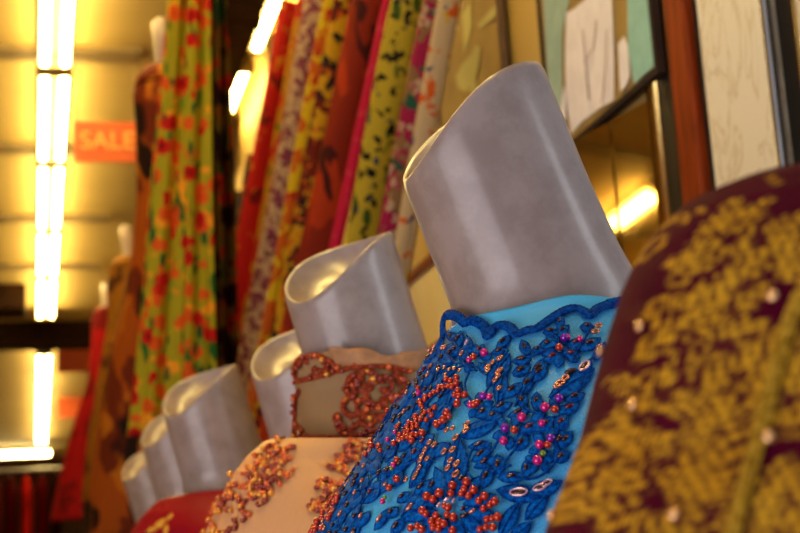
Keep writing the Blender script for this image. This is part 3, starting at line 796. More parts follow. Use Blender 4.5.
# ---------------------------------------------------------------- maroon brocade in the right foreground
base['M'] = at(890, -150, .65) + off; B0, P0 = base['M'], 16
lev0 = fit(B0, P0, [(812,176),(770,192),(735,203),(700,211),(668,225),(645,246),(630,270),(617,298),(604,335),(590,385),(577,435),(560,482),(540,533),(528,580)], .012, BACK2, SIDE2)
mannequin(B0, P0, 'nearest headless mannequin, under the maroon and gold brocade', FRONT2B, .012, BACK2B, SIDE2B)
rows0 = garment_rows(B0, P0, lev0, .012, lambda a: -.048 - .022*max(0, math.sin(a)), m=360, n=520, wrinkle=.004, seed=8, zbot=-.45, gather=1.0, back=BACK2, side=SIDE2)
surf0 = Surf(rows0[::6])
f0, s0 = frame_of(B0, P0)
# the woven pattern: fern-shaped gold leaves on maroon, laid out flat on the cloth (u along the chest, v up)
org, _n = surf0.hit(690, 400); EX = Vector((1, .0, 0)); EX = (Xc*0 + Vector((1,0,0))); EX = Vector((1, -.25, 0)).normalized(); EZ = Vector((0, 0, 1))
ferns = [  # start (x, y), end, half width, lobes  -- as seen, turned into cloth coordinates below
 ((643,352),(760,285),30,8),((640,410),(800,352),38,9),((560,470),(668,440),36,6),((598,533),(628,440),34,5),((672,500),(740,400),30,7),((560,520),(590,440),24,5),((690,533),(720,470),22,5),
 ((770,440),(810,340),26,6),((760,533),(800,450),24,6),((720,262),(800,215),20,7),((668,270),(720,240),14,6),((590,400),(640,378),18,5),((625,322),(668,300),14,5),((600,445),(650,395),18,5),((720,350),(765,320),20,5),((700,300),(760,262),16,6),((700,236),(780,200),14,7),((760,250),(850,215),16,7),((820,420),(880,330),40,8),((820,540),(880,450),40,8),((780,280),(860,220),34,7),((640,560),(700,520),30,6)]
def cloth_uv(p): d = p-org; return d.dot(EX)*1000, d.dot(EZ)*1000
def uv_px(x, y):
    p, n = surf0.hit(x, y)
    if p is None: q = (org-EYE); p = EYE + ray(x, y)*((INV @ q).z*-1)
    return cloth_uv(p)
FU = []
for a, b_, w, n in ferns:
    (u0, v0), (u1, v1) = uv_px(*a), uv_px(*b_); FU.append((u0, v0, u1, v1, w*.34, max(4, round(n*.95))))
rnd = random.Random(21); dots = []
for i in range(420):
    dots.append((rnd.uniform(-130, 190), rnd.uniform(-150, 130), rnd.uniform(1.5, 4.2)))
grid_d = {}
for d in dots:
    for gx in range(int((d[0]-5)//6), int((d[0]+5)//6)+1):
        for gy in range(int((d[1]-5)//6), int((d[1]+5)//6)+1): grid_d.setdefault((gx, gy), []).append(d)
from mathutils import noise as mn
def pattern(u, v):
    best = 0.0; u0_, v0_ = u, v; w_ = mn.noise_vector(Vector((u*.09, v*.09, 3.1))); u += 3.2*w_.x; v += 3.2*w_.y; w_ = mn.noise_vector(Vector((u*.3, v*.3, 7.7))); u += 1.0*w_.x; v += 1.0*w_.y
    for (u0, v0, u1, v1, w, n) in FU:
        dx, dy = u1-u0, v1-v0; L = math.hypot(dx, dy); ex, ey = dx/L, dy/L
        a = ((u-u0)*ex + (v-v0)*ey)/L; c = abs(-(u-u0)*ey + (v-v0)*ex)
        if a < -.05 or a > 1.1 or c > w: continue
        env = w*max(0, math.sin(PI*min(1, max(0, a*.86+.10))))**.7
        ph = (a*L - c*.9)/L*n
        lobe = .5+.5*math.cos(2*PI*ph)
        r = env*(.34+.66*lobe**.55) - c
        if r > 0: best = max(best, min(1, r/.8)*min(1, max(.12, lobe*2.6-.25)) if c > 1.0 else .9)
    h_ = mn.noise(Vector((u0_*.16, v0_*.16, 1.3))) + .6*mn.noise(Vector((u0_*.42, v0_*.42, 5.3)))
    best *= min(1, max(.04, (h_+.40)*4.5))
    if best < .5:
        for (du, dv, r) in grid_d.get((int(u//6), int(v//6)), ()):
            q = math.hypot(u-du, v-dv)
            if r*.45 < q < r or r < 2.2 and q < r: best = max(best, .75)
    return best
b = MB(); b.grid(rows0, cu=True)
s = N('maroon and gold brocade')
at_ = s.n('Attribute', attribute_name='weave')
w1 = s.vor(340, s.co(), rnd=.2); thr = s.ramp(w1.outputs['Distance'], .75, .25)
nz = s.noise(40, s.co(), 3)
fac = s.math('MULTIPLY', at_.outputs['Fac'], s.math('ADD', s.math('MULTIPLY', thr, .85), .2))
gold = s.mix(nz.outputs[0], rgb(192, 126, 10), rgb(244, 196, 52))
colr = s.mix(fac, s.mix(nz.outputs[0], rgb(54, 0, 20), rgb(86, 4, 34)), gold)
s.bump(s.math('ADD', at_.outputs['Fac'], s.math('MULTIPLY', thr, .4)), .5, .0012)
M['brocade'] = s.set(colr, .75, 0, .04); s.l(s.math('MULTIPLY', fac, .35), s.p.inputs['Metallic'])
br = empty('brocade_dress', (B0.x, B0.y, B0.z-.5), 'maroon brocade with woven gold leaves, blurred large in the right foreground', 'dress')
o = b.build('brocade_cloth', M['brocade'], br)
ca = o.data.attributes.new('weave', 'FLOAT', 'POINT'); vals = [0.0]*len(b.v)
for i, p in enumerate(b.v):
    if (p-B0).dot(EX) > .35 or p.z < EYE.z-.1 or (p-B0).dot(s0) < -.02 and False: continue
    u, v = cloth_uv(p)
    e = 1.0
    zz = p.z-B0.z
    vals[i] = pattern(u, v)
ca.data.foreach_set('value', vals)
# gold piping with its twisted cord
pts = [(812,282),(800,302),(786,340),(775,380),(765,420),(755,460),(744,500),(734,540),(726,575)]
P = []
for q in spline([Vector((x, y, 0)) for x, y in pts], 6):
    p, n = surf0.hit(q.x, q.y, .0012)
    if p is not None: P.append((p, n))
b = MB(); b.tube([p for p, n in P], .0019, 10)
c2 = MB()
for k in range(2):
    tw = []
    for i, (p, n) in enumerate(P):
        t = (P[min(i+1, len(P)-1)][0]-P[max(i-1,0)][0]).normalized(); q = n.cross(t)
        tw.append(p + q*(.0022 if k else -.0022) + n*.0002)
    c2.tube(tw, .0007, 8)
M['piping'] = thread('gold piping', rgb(132, 92, 14), rgb(200, 156, 50), .5)
o = b.build('gold_piping', M['piping'], br); c2.build('piping_edge', M['piping'], o)
M['sequin_peach'] = shiny('peach sequin', rgb(255, 196, 130), .15, .6)
for (x, y) in ((643,327),(774,297),(636,406),(676,516),(555,517),(770,438),(604,352)):
    p, n = surf0.hit(x, y, .0015)
    if p is None: continue
    t = n.orthogonal().normalized(); b = MB(); b.ball(p, 1, 12, 6, (t*.0022, n.cross(t)*.0022, n*.0012)); b.build('sequin', M['sequin_peach'], br)

# ---------------------------------------------------------------- bolts of cloth leaning on the wall behind the mannequins
R_ = rgb
def bolt(top, bot, d, wpx, mat, label, flat=.75, seed=0, ztop=None, zbot=EYE.z+.206, group='bolts of cloth leaning on the wall'):
    A, B = at(*top, d), at(*bot, d); ax = (A-B)
    up = ax/ax.z; b0 = B + up*(zbot-B.z); t0 = B + up*((ztop or EYE.z+1.9)-B.z)
    r = wpx/2*d/FPX; rnd = random.Random(seed); n = 22; m = 40; rows = []; ph = [rnd.uniform(0, 6) for _ in range(5)]
    axn = (t0-b0).normalized(); e1 = Vector((1,0,0)); e1 = (e1-axn*e1.dot(axn)).normalized(); e2 = axn.cross(e1)
    for i in range(m+1):
        u = i/m; c = b0.lerp(t0, u); row = []
        for j in range(n):
            a = 2*PI*j/n
            k = 1 + .07*math.sin(2*a+ph[0]+u*4) + .05*math.sin(3*a+ph[1]-u*9) + .03*math.sin(7*a+ph[2]+u*3)
            row.append(c + e1*r*k*math.cos(a) + e2*r*k*flat*math.sin(a))
        rows.append(row)
    t = empty('cloth_bolt', b0, label, 'cloth bolt', group)
    b = MB(); b.grid(rows, cu=True); b.cap(rows[0][::-1]); b.cap(rows[-1]); b.build('rolled_cloth', mat, t)
    # loose outer end of the cloth
    a0 = -PI*.35 + rnd.uniform(-.6, .6); rows = []
    for i in range(m+1):
        u = i/m; c = b0.lerp(t0, u); row = []
        for j in range(7):
            q = j/6; a = a0 + q*.9; k = 1.14 + .05*math.sin(u*7+ph[3]) + (.10*(1-q))
            row.append(c + e1*r*k*math.cos(a) + e2*r*k*flat*math.sin(a))
        rows.append(row)
    b = MB(); b.grid(rows); thick(b.build('loose_end', mat, t), .002)
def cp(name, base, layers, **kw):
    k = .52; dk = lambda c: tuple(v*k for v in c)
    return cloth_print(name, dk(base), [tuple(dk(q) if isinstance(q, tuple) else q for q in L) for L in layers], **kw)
red, dred, orange, yellow, cream_, green, olive, purple, pink, blackc = R_(206,26,10), R_(110,12,4), R_(226,92,10), R_(232,188,16), R_(226,196,150), R_(40,90,20), R_(120,110,20), R_(120,24,70), R_(224,24,74), R_(16,10,6)
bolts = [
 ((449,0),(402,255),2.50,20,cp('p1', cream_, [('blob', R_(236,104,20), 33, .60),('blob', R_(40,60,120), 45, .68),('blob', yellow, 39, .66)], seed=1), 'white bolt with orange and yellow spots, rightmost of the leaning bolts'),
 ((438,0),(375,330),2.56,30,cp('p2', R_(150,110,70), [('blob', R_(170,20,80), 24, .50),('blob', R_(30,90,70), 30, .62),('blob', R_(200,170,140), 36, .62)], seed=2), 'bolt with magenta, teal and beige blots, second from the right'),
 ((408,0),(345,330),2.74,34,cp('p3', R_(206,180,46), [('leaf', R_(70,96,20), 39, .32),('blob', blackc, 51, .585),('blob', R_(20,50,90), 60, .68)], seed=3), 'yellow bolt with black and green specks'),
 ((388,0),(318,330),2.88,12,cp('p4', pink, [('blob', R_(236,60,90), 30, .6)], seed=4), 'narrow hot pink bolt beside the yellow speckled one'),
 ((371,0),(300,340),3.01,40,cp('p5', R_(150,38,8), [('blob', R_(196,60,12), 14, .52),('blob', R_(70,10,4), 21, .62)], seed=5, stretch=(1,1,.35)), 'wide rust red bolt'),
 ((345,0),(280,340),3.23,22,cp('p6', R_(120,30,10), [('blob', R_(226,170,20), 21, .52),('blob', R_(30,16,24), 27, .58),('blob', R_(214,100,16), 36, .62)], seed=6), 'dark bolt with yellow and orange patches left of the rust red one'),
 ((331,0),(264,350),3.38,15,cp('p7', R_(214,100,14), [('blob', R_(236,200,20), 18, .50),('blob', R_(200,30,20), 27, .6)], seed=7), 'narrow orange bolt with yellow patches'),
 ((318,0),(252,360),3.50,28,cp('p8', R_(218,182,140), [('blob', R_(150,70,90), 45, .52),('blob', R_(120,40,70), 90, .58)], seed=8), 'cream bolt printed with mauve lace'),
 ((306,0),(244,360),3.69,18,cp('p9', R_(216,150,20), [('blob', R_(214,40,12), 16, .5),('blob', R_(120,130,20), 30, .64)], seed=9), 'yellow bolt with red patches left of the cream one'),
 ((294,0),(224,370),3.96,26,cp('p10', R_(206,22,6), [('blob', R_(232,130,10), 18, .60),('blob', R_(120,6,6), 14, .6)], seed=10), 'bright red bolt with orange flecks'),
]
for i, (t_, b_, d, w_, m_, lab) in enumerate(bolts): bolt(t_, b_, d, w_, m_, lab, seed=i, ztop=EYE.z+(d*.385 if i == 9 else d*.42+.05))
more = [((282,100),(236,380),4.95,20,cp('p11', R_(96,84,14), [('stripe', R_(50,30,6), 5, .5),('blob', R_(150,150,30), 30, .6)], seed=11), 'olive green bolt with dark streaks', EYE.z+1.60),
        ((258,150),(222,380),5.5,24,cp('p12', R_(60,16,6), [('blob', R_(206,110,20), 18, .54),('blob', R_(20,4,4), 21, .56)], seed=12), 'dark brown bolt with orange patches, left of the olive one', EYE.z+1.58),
        ((238,150),(206,400),6.1,26,cp('p13', R_(40,10,6), [('blob', R_(120,30,10), 18, .55)], seed=13), 'blackish red bolt, leftmost of the leaning bolts', EYE.z+1.62)]
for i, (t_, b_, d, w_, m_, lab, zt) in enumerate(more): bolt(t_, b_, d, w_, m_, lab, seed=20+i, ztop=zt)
# bench that carries the bolts
b = MB(); b.box((.464, 2.5, EYE.z+.15), (XW-.005, 6.4, EYE.z+.19)); b2 = MB()
t = empty('display_bench', (.65, 4.4, 0), 'dark wooden bench along the wall carrying the leaning bolts', 'bench')
bevel(b.build('bench_top', M['mahogany'], t), .006)
for x in (.48, XW-.06):
    for y in (2.56, 6.3):
        b = MB(); b.box((x-.03, y-.03, 0), (x+.03, y+.03, EYE.z+.15)); b.build('leg', M['mahogany'], t)

# ---------------------------------------------------------------- hanging floral cloths
def hanging(name, edges, d, mat, label, cat, folds=3, amp=.03, n=48, seed=0, group=None):
    """edges: (y, x left, x right) as seen; the cloth hangs in folds at distance d"""
    rnd = random.Random(seed); ph = rnd.uniform(0, 6); rows = []
    ys = [e[0] for e in edges]; m = 60
    for i in range(m+1):
        y = ys[0] + (ys[-1]-ys[0])*i/m
        xl = interp([(e[0], e[1]) for e in edges], y); xr_ = interp([(e[0], e[2]) for e in edges], y); row = []
        for j in range(n+1):
            q = j/n; A = at(xl+(xr_-xl)*q, y, d); dd = amp*(math.sin(2*PI*folds*q+ph+.6*math.sin(i*.06)) + .35*math.sin(2*PI*folds*2.3*q+i*.05))
            row.append(A + Vector((dd*.25, dd, 0)))
        rows.append(row)
    b = MB(); b.grid(rows); o = b.build(name, mat, origin=rows[-1][n//2]); thick(o, .004)
    return tag(o, label, cat, group)
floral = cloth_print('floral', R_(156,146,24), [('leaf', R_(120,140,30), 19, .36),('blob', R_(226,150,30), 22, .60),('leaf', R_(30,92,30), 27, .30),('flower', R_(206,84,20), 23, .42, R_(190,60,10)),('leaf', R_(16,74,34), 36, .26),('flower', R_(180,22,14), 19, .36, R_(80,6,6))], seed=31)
hanging('hanging_cloth', [(-130,176,216),(0,166,210),(100,158,211),(200,148,212),(300,141,214),(380,133,216),(436,126,222)], 3.3, floral, 'long yellow green cloth printed with red and orange flowers, hanging in the light', 'hanging cloth', 2.2, .014, seed=4, group='floral cloths hanging')
hanging('hanging_cloth', [(-130,214,238),(0,210,228),(100,208,232),(200,209,236),(300,210,238),(400,212,240)], 3.55, cp('floral_shaded', R_(124,96,24), [('leaf', R_(36,76,26), 20, .34),('flower', R_(200,40,14), 20, .40, R_(60,6,6)),('blob', R_(40,6,4), 12, .54)], seed=35), 'floral cloth with shade put into its darker colours, hanging beside the bright one', 'hanging cloth', 2, .016, seed=6, group='floral cloths hanging')  # print colours darkened to paint in the shade this cloth hangs in

# ---------------------------------------------------------------- dressed display figures farther along, standing on tall boxes
def display_figure(neck, left_edge, d, rads, mat, label, lab2, skin=None):
    """neck: pixel of the neck top; left_edge: (y, x) outline; rads: (y, r px)"""
    ys_ = [y for y, x in left_edge]; rows = []; m = 50; n = 40
    pts_ = [(y, x) for y, x in left_edge]
    zb = at(0, ys_[-1], d).z
    for i in range(m+1):
        y = ys_[-1] + (ys_[0]-ys_[-1])*i/m; r = interp(rads, y); x = interp(pts_, y)
        c = at(x+r, y, d); R = r*d/FPX
        rows.append([c + Vector((R*math.cos(2*PI*j/n)*(1+.05*math.sin(9*2*PI*j/n+i*.05)*(1-i/m)), R*.8*math.sin(2*PI*j/n)*(1+.05*math.sin(7*2*PI*j/n)*(1-i/m)), 0)) for j in range(n)])
    cb_ = sum((Vector(p) for p in rows[0]), Vector())/n; ct = sum((Vector(p) for p in rows[-1]), Vector())/n
    t = empty('display_figure', (cb_.x, cb_.y, cb_.z), label, 'mannequin', 'dressed figures along the aisle')
    nt = at(*neck, d); b = MB(); low = cb_.lerp(ct, .02)
    k = d/4.0
    b.tube([low, cb_.lerp(ct, .5), ct.lerp(cb_, .12), ct, ct.lerp(nt, .5), nt, nt+(nt-ct).normalized()*.012], [.05, .05, .05, .024, .024, .028, .012], 24)
    b.build('body', skin or M['shell'], t)
    dr = empty('long_dress', (cb_.x, cb_.y, cb_.z), lab2, 'dress', 'long dresses on the figures along the aisle')
    b = MB(); b.grid(rows, cu=True); o = b.build('cloth', mat, dr); thick(o, .004)
    b = MB(); b.grid(rows[-4:], cu=True); 
    rows2 = [[p + (Vector(p)-ct).normalized()*.006 for p in r] for r in rows[-3:]]
    b = MB(); b.grid(rows2, cu=True); thick(b.build('neckline_band', mat, dr), .003)
    bx = MB(); bx.box((cb_.x-.15, cb_.y-.15, 0), (cb_.x+.075, cb_.y+.15, cb_.z-.004))
    o = bevel(bx.build('display_box', M['dark_wood'], origin=(cb_.x, cb_.y, 0)), .01); tag(o, 'tall dark box under the '+lab2.split(',')[0], 'display box', 'tall display boxes')
orange_cl = cp('orange dress', R_(196,92,8), [('blob', R_(226,130,20), 7, .58),('blob', R_(130,46,8), 9, .54),('blob', R_(40,12,4), 7, .58)], seed=41, stretch=(1,1,.6))
display_figure((162,22), [(68,148),(76,140),(95,134),(135,137),(200,137),(250,133),(300,124),(350,113),(400,104),(440,98),(490,92),(540,88)], 4.1, [(66,14),(78,28),(100,36),(150,32),(200,34),(300,46),(490,56),(540,58)], orange_cl, 'tall pale figure in the orange dress beside the floral cloth', 'orange dress mottled with brown, left of the floral cloth')
display_figure((126,228), [(258,118),(268,110),(290,107),(320,109),(380,98),(450,88),(500,84)], 6.6, [(256,9),(268,17),(330,20),(500,34)], cp('gold dress', R_(170,110,20), [('blob', R_(90,44,8), 10, .55)], seed=43), 'smaller pale figure in a gold dress, behind the orange one', 'dull gold brown dress, behind the orange dress')
display_figure((106,284), [(308,98),(318,92),(340,92),(380,88),(430,72),(480,60),(520,52)], 8.6, [(305,7),(320,14),(350,15),(430,24),(520,36)], cp('red dress', R_(186,6,22), [('blob', R_(130,4,10), 6, .55)], seed=44), 'farthest pale figure, in the plain red dress', 'plain red dress, farthest of the three hanging by the aisle')

# ---------------------------------------------------------------- red sale banners hung from the ceiling
M['banner'] = plain('red banner', R_(196,84,34), .6, var=.08)
M['banner_or'] = plain('orange banner', R_(214,96,28), .6, var=.08)
M['letter'] = plain('pale letters', R_(236,172,84), .6, var=.02)
def banner(x0, y0, x1, y1, d, label, mat, text=None):
    a, b_ = at(x0, y0, d), at(x1, y1, d); t = empty('sale_banner', (a.x/2+b_.x/2, a.y, b_.z), label, 'banner', 'red banners under the ceiling')
    yy = a.y
    b = MB(); b.box((a.x, yy, b_.z), (b_.x, yy+.012, a.z)); bevel(b.build('board', mat, t), .003)
    for x in (a.x+.06*(b_.x-a.x), b_.x-.06*(b_.x-a.x)):
        b = MB(); b.tube([(x, yy+.006, a.z-.004), (x, yy+.006, ZC)], .004, 6); b.build('cord', M['fixture'], t)
    if text:
        cu = bpy.data.curves.new('lettering', 'FONT'); cu.body = text; cu.align_x = 'CENTER'; cu.align_y = 'CENTER'; cu.size = (a.z-b_.z)*.62; cu.extrude = .003
        tmp = bpy.data.objects.new('tmp', cu); C.objects.link(tmp); bpy.context.view_layer.update()
        me = bpy.data.meshes.new_from_object(tmp.evaluated_get(bpy.context.evaluated_depsgraph_get())); bpy.data.objects.remove(tmp); bpy.data.curves.remove(cu)
        o = bpy.data.objects.new('lettering', me); C.objects.link(o); me.materials.clear(); me.materials.append(M['letter'])
        o.parent = t; o.location = (0, yy-a.y-.003, (a.z-b_.z)/2); o.rotation_euler = (PI/2, 0, 0)
    return t
banner(74, 121, 141, 160, 5.6, 'red banner lettered SALE under the ceiling, beside the nearest lights', M['banner'], 'SALE')
banner(57, 349, 94, 371, 11.6, 'faint orange banner beyond the dark beam, upper of the far two', M['banner_or'])
banner(57, 397, 86, 417, 14.5, 'far red banner beyond the dark beam, lower of the far two', M['banner'])
# dark box hanging left of the far lights
a, b_ = at(-22, 281, 9.3), at(26, 307, 9.3)
b = MB(); b.box((a.x, a.y, b_.z), (b_.x, a.y+.35, ZC-.002)); o = bevel(b.build('ceiling_box', M['dark_wood'], origin=(a.x/2+b_.x/2, a.y+.17, ZC)), .01)
tag(o, 'dark box fixed under the ceiling at the left edge, before the beam', 'box')
# far rail of garments
yb2 = 12.4; rail = on_y(20, 470, yb2); t = empty('clothes_rail', (rail.x, yb2, 0), 'far clothes rail carrying dark red garments at the lower left', 'rail')
b = MB(); b.tube([(rail.x-1.2, yb2, rail.z), (rail.x+.75, yb2, rail.z)], .014, 10); b.build('bar', M['stand'], t)
for x in (rail.x-1.18, rail.x+.73):
    b = MB(); b.tube([(x, yb2, 0), (x, yb2, rail.z)], .014, 10); b.build('post', M['stand'], t)
    b = MB(); b.box((x-.03, yb2-.25, 0), (x+.03, yb2+.25, .03)); b.build('foot', M['stand'], t)
cols = [(R_(130,14,10),'dark red'),(R_(70,6,8),'deep red'),(R_(190,30,18),'red'),(R_(84,8,10),'maroon'),(R_(30,4,4),'blackish red'),(R_(190,30,18),'red'),(R_(60,12,6),'brown')]
gm = {}
for i in range(15):
    c, nm = cols[i % 7]; x = rail.x-1.05+i*.122; rnd = random.Random(i); h = 1.25+rnd.uniform(-.1,.1)
    gm.setdefault(nm, plain('garment '+nm, c, .9, spec=.02, var=.3, sc=8))
    rows = []
    for k in range(13):
        u = k/12; z = rail.z-.05-h*u; w_ = interp([(0,.03),(.08,.20),(.25,.19),(1,.25)], u); tk = interp([(0,.012),(.08,.044),(1,.047)], u)
        rows.append([(x+tk*math.cos(2*PI*j/16)*(1+.2*math.sin(3*j+u)), yb2+w_*math.sin(2*PI*j/16), z) for j in range(16)])
    pos_ = ['leftmost', 'second', 'third', 'fourth', 'fifth', 'sixth', 'seventh', 'eighth', 'ninth', 'tenth', 'eleventh', 'twelfth', 'thirteenth', 'fourteenth', 'last'][i]
    t = empty('hanging_garment', (x, yb2, rows[-1][0][2]), '%s garment on the far rail, %s from the left' % (nm, pos_) if 0 < i < 14 else '%s garment at the %s end of the far rail' % (nm, 'left' if i == 0 else 'right'), 'garment', 'garments on the far rail')
    b = MB(); b.grid(rows, cu=True); b.cap(rows[0]); b.cap(rows[-1]); b.build('cloth', gm[nm], t)
    b = MB(); b.tube([(x, yb2, rail.z-.06), (x, yb2, rail.z-.016)] , .004, 6); b.build('hook', M['stand'], t)

# ---------------------------------------------------------------- right wall: mirrors, posters, post, marble panel
def wall_box(name, px0, px1, ytop_z, zbot, thickn, mat, parent=None, x=XW, off=0.0, **kw):
    """slab on the right wall between the plumb lines through two picture points"""
    A, B = on_x(*px0, x), on_x(*px1, x)
    lo = (x-thickn-off, min(A.y, B.y), zbot); hi = (x-off, max(A.y, B.y), ytop_z)
    b = MB(); b.box(lo, hi); return b, lo, hi
zt = EYE.z + 1.75
def wz(px, py, x=XW): return on_x(px, py, x).z
def wy(px, py, x=XW): return on_x(px, py, x).y
zmir = EYE.z+.28
zbp = wz(652, 72, XW-.020) - .025
def seam_s(px):
    r = ray(px, 170); t_ = (MN-EYE).dot(MNOR)/r.dot(MNOR); return (EYE + r*t_ - MN).dot(MD)
sA, sB = seam_s(615.6), seam_s(612.6)
for (s0_, s1_, lab) in ((sB, .44, 'gold tinted mirror wing behind the large neck, left of the seam'), (.0, sA, 'narrow gold tinted mirror wing right of the seam')):
    P0, P1 = MN + MD*s0_, MN + MD*s1_
    t = empty('wall_mirror', ((P0.x+P1.x)/2, (P0.y+P1.y)/2, zmir), lab, 'mirror', 'gold tinted mirrors on the right wall')
    def slab(z0, z1, a, b_, w0, w1):
        b = MB(); q = [a - MNOR*w0, b_ - MNOR*w0, b_ - MNOR*w1, a - MNOR*w1]
        b.grid([[Vector((p.x, p.y, z)) for p in q] for z in (z0, z1)], cu=True); b.cap([Vector((p.x, p.y, z0)) for p in q]); b.cap([Vector((p.x, p.y, z1)) for p in q]); return b
    slab(zmir, zbp, P0, P1, 0, .004).build('mirror_glass', M['mirror'], t, smooth=False)
    slab(zmir-.02, zmir-.0005, P0, P1, -.004, .006).build('bottom_rail', M['mahogany'], t, smooth=False)
b = MB(); y0, y1 = wy(668, 150), wy(658, 150)
b.box((XW-.010, y0, zmir), (XW-.001, y1, zt)); b.box((XW-.012, y0, zmir), (XW-.010, y0+(y1-y0)*.3, zt))
tag(b.build('brass_strip', M['gold'], origin=(XW-.018, (y0+y1)/2, zmir)), 'upright brass strip between the mirror and the mahogany post', 'strip')
# mahogany post
b = MB(); b.box((XW-.004, wy(680, 150), zmir), (XW-.001, wy(668.5, 150), ZC)); tag(b.build('trim_9', M['black'], smooth=False), kind='structure')
y1, y0 = wy(671, 100, XW-.026), wy(692, 100, XW-.026)
b = MB(); b.box((XW-.026, y0, 0), (XW-.001, y1, ZC)); o = bevel(b.build('trim_7', M['mahogany']), .006, 3); o['kind'] = 'structure'
# marble panel with a steel edge, dark gap either side
y1, y0 = wy(703, 100), wy(775, 100)
b = MB(); b.box((XW-.012, y0-.16, 0), (XW-.001, y1+.03, ZC)); tag(b.build('trim_8', M['black'], smooth=False), kind='structure')
y1m = wy(706, 100, XW-.03); y0m = wy(773, 100, XW-.03)
t = empty('marble_panel', (XW-.03, (y0m+y1m)/2, 0), 'cream veined marble panel with a steel edge, right of the mahogany post', 'panel')
b = MB(); b.box((XW-.030, y0m, 0), (XW-.012, y1m, ZC-.01)); bevel(b.build('slab', M['marble'], t), .002)
ye = wy(778, 100, XW-.03)
b = MB(); b.tube([(XW-.030, (ye+y0m)/2, 0), (XW-.030, (ye+y0m)/2, ZC-.01)], abs(y0m-ye)/2, 12); b.build('steel_edge', M['steel'], t)
ya, yb_ = wy(797, 20, XW-.03), wy(812, 20, XW-.03)
t = empty('marble_panel', (XW-.03, (ya+yb_)/2, 0), 'sliver of a second pale panel at the right edge of the photo', 'panel')
b = MB(); b.box((XW-.030, yb_, 0), (XW-.012, ya, ZC-.01)); bevel(b.build('slab', M['marble'], t), .002)
b = MB(); b.tube([(XW-.030, ya+.003, 0), (XW-.030, ya+.003, ZC-.01)], .003, 12); b.build('steel_edge', M['gold'], t)

# posters: flat boards in dark frames; the artwork is plain cut shapes laid on the board
M['frame'] = plain('poster frame', (.030, .018, .016), .7, spec=.15)
def poster(l, r_, bl, label, board, shapes, frame=.009, x=XW-.020, frame_mat=None):
    y1, y0 = wy(*l, x), wy(*r_, x); zb = bl; t = empty('poster', (x, (y0+y1)/2, zb), label, 'poster', 'framed posters on the right wall')
    fm = frame_mat or M['frame']
    b = MB(); b.box((x, y0, zb), (x+.008, y1, zt)); b.build('board', board, t, smooth=False)
    b = MB(); f_ = frame
    for lo, hi in (((x-.004, y0-f_, zb-f_), (x+.009, y0, zt+f_)), ((x-.004, y1, zb-f_), (x+.009, y1+f_, zt+f_)), ((x-.004, y0, zb-f_), (x+.009, y1, zb)), ((x-.004, y0, zt), (x+.009, y1, zt+f_))): b.box(lo, hi)
    b.build('frame', fm, t, smooth=False)
    for k, (nm, mt, pts) in enumerate(shapes):
        P = [on_x(px, py, x-.0012-.0006*k) for px, py in pts]
        P = [Vector((p.x, min(max(p.y, y0), y1), max(zb, min(zt, p.z)))) for p in P]
        b = MB(); b.cap(P); o = b.build(nm, mt, t, smooth=False)
    return t
teal = plain('poster teal', R_(150,178,172), .6, var=.10, sc=30); oliveb = plain('poster olive', R_(150,124,70), .6, var=.12, sc=20); white = plain('poster white', R_(224,220,236), .6, var=.06, sc=25); aqua = plain('poster aqua', R_(136,186,186), .6, var=.1, sc=30)
creamp = plain('poster cream', R_(230,196,140), .6, var=.06); paleg = plain('poster pale green', R_(176,170,110), .6, var=.1); greyl = plain('poster grey lines', R_(168,150,160), .6)
xP = XW-.020
zb1 = wz(652, 72, xP)
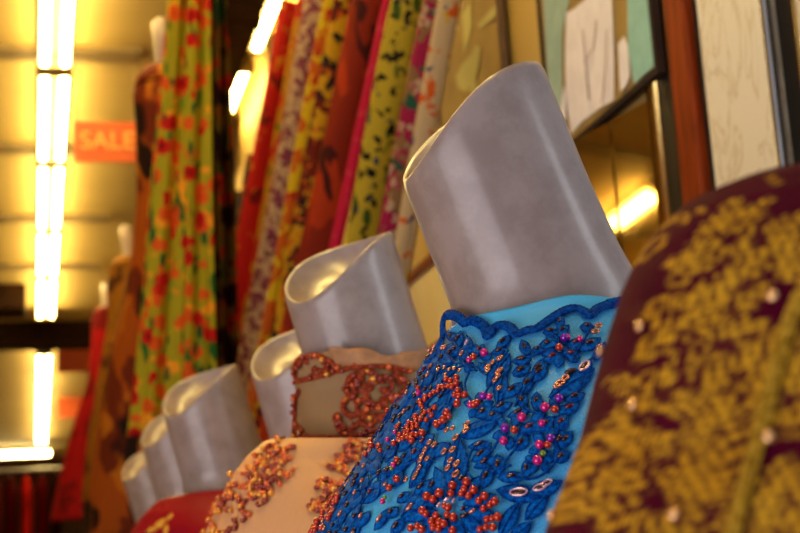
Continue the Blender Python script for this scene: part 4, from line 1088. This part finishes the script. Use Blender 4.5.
poster((541, 10), (656, 60), zb1, 'framed poster with a white shirt on olive and aqua, right of the large neck', oliveb, [
  ('aqua_field', teal, [(541,-40),(562,-40),(562,150),(541,150)]), ('aqua_field', teal, [(562,-40),(578,-40),(566,14),(560,40)]), ('shirt', white, [(566,13),(574,9),(584,0),(598,-12),(611,-20),(613,20),(614,60),(614,100),(600,108),(582,122),(571,134),(566,100),(565,55)]),
  ('sleeve', white, [(618,44),(624,36),(628,46),(630,76),(626,86),(620,92),(619,70)]), ('aqua_field', aqua, [(627,-40),(656,-40),(658,62),(634,84),(628,50)]),
  ('crease', greyl, [(582,30),(583,29),(586,60),(590,100),(588,100),(585,62)]), ('crease', greyl, [(596,20),(597,20),(594,48),(584,64),(584,62),(593,47)]), ('sleeve', white, [(560,110),(564,84),(566,96),(566,120),(562,118)]),
  ('crease', greyl, [(606,30),(607,30),(606,70),(602,104),(601,104),(605,70)])])
poster((437, 60), (502, 60), EYE.z+.32, 'framed olive poster with pale lettering shapes, left of the large neck', oliveb, [
  ('stripe', creamp, [(443,22),(458,0),(462,0),(462,6),(441,36)]), ('stripe', creamp, [(438,48),(456,22),(458,28),(440,56)]), ('stripe', paleg, [(478,24),(498,2),(502,2),(502,8),(480,30)]),
  ('figure', paleg, [(462,14),(470,2),(472,24),(468,44),(464,54),(463,40)]), ('figure', paleg, [(456,76),(462,64),(470,56),(476,44),(480,48),(478,66),(474,84),(466,92),(458,88)]), ('figure', paleg, [(470,90),(476,78),(478,92),(474,100)])],
  frame=.008, frame_mat=plain('grey frame', R_(110,90,80), .4, .3))
# cream board with mahogany rails behind the second mannequin
xb = XW-.10
pA, pB = on_x(410, 282, xb), on_x(452, 248, xb); pC = on_x(446, 336, xb)
t = empty('wall_shelf_board', (xb, pB.y, pC.z), 'cream board edged with mahogany rails on the wall behind the large neck', 'board')
y0, y1 = wy(470, 300, xb), wy(396, 300, xb); z1 = pB.z; z0 = pC.z
b = MB(); b.box((xb, y0, z0), (XW-.04, y1, z1)); b.build('board', plain('cream laminate', R_(255,238,176), .35, var=.04), t, smooth=False)
for za in (z0-.022, z1):
    b = MB(); b.box((xb-.006, y0, za), (XW-.04, y1, za+.022)); bevel(b.build('rail', M['mahogany'], t), .003)
b = MB(); b.box((xb-.006, y0-.02, z0-.022), (XW-.04, y0, z1+.022)); bevel(b.build('end_rail', M['mahogany'], t), .003)
for yv in (y0+.03, y1-.03):
    b = MB(); b.box((xb+.01, yv-.015, EYE.z+.192), (xb+.04, yv+.015, z0-.022)); b.build('leg', M['mahogany'], t)

# ---------------------------------------------------------------- view
vs = bpy.context.scene.view_settings
vs.view_transform = 'Standard'; vs.look = 'None'; vs.exposure = 0.0; vs.gamma = 1.0; vs.use_curve_mapping = False
bpy.context.scene.cycles.use_denoising = True
bpy.context.scene.cycles.max_bounces = 8
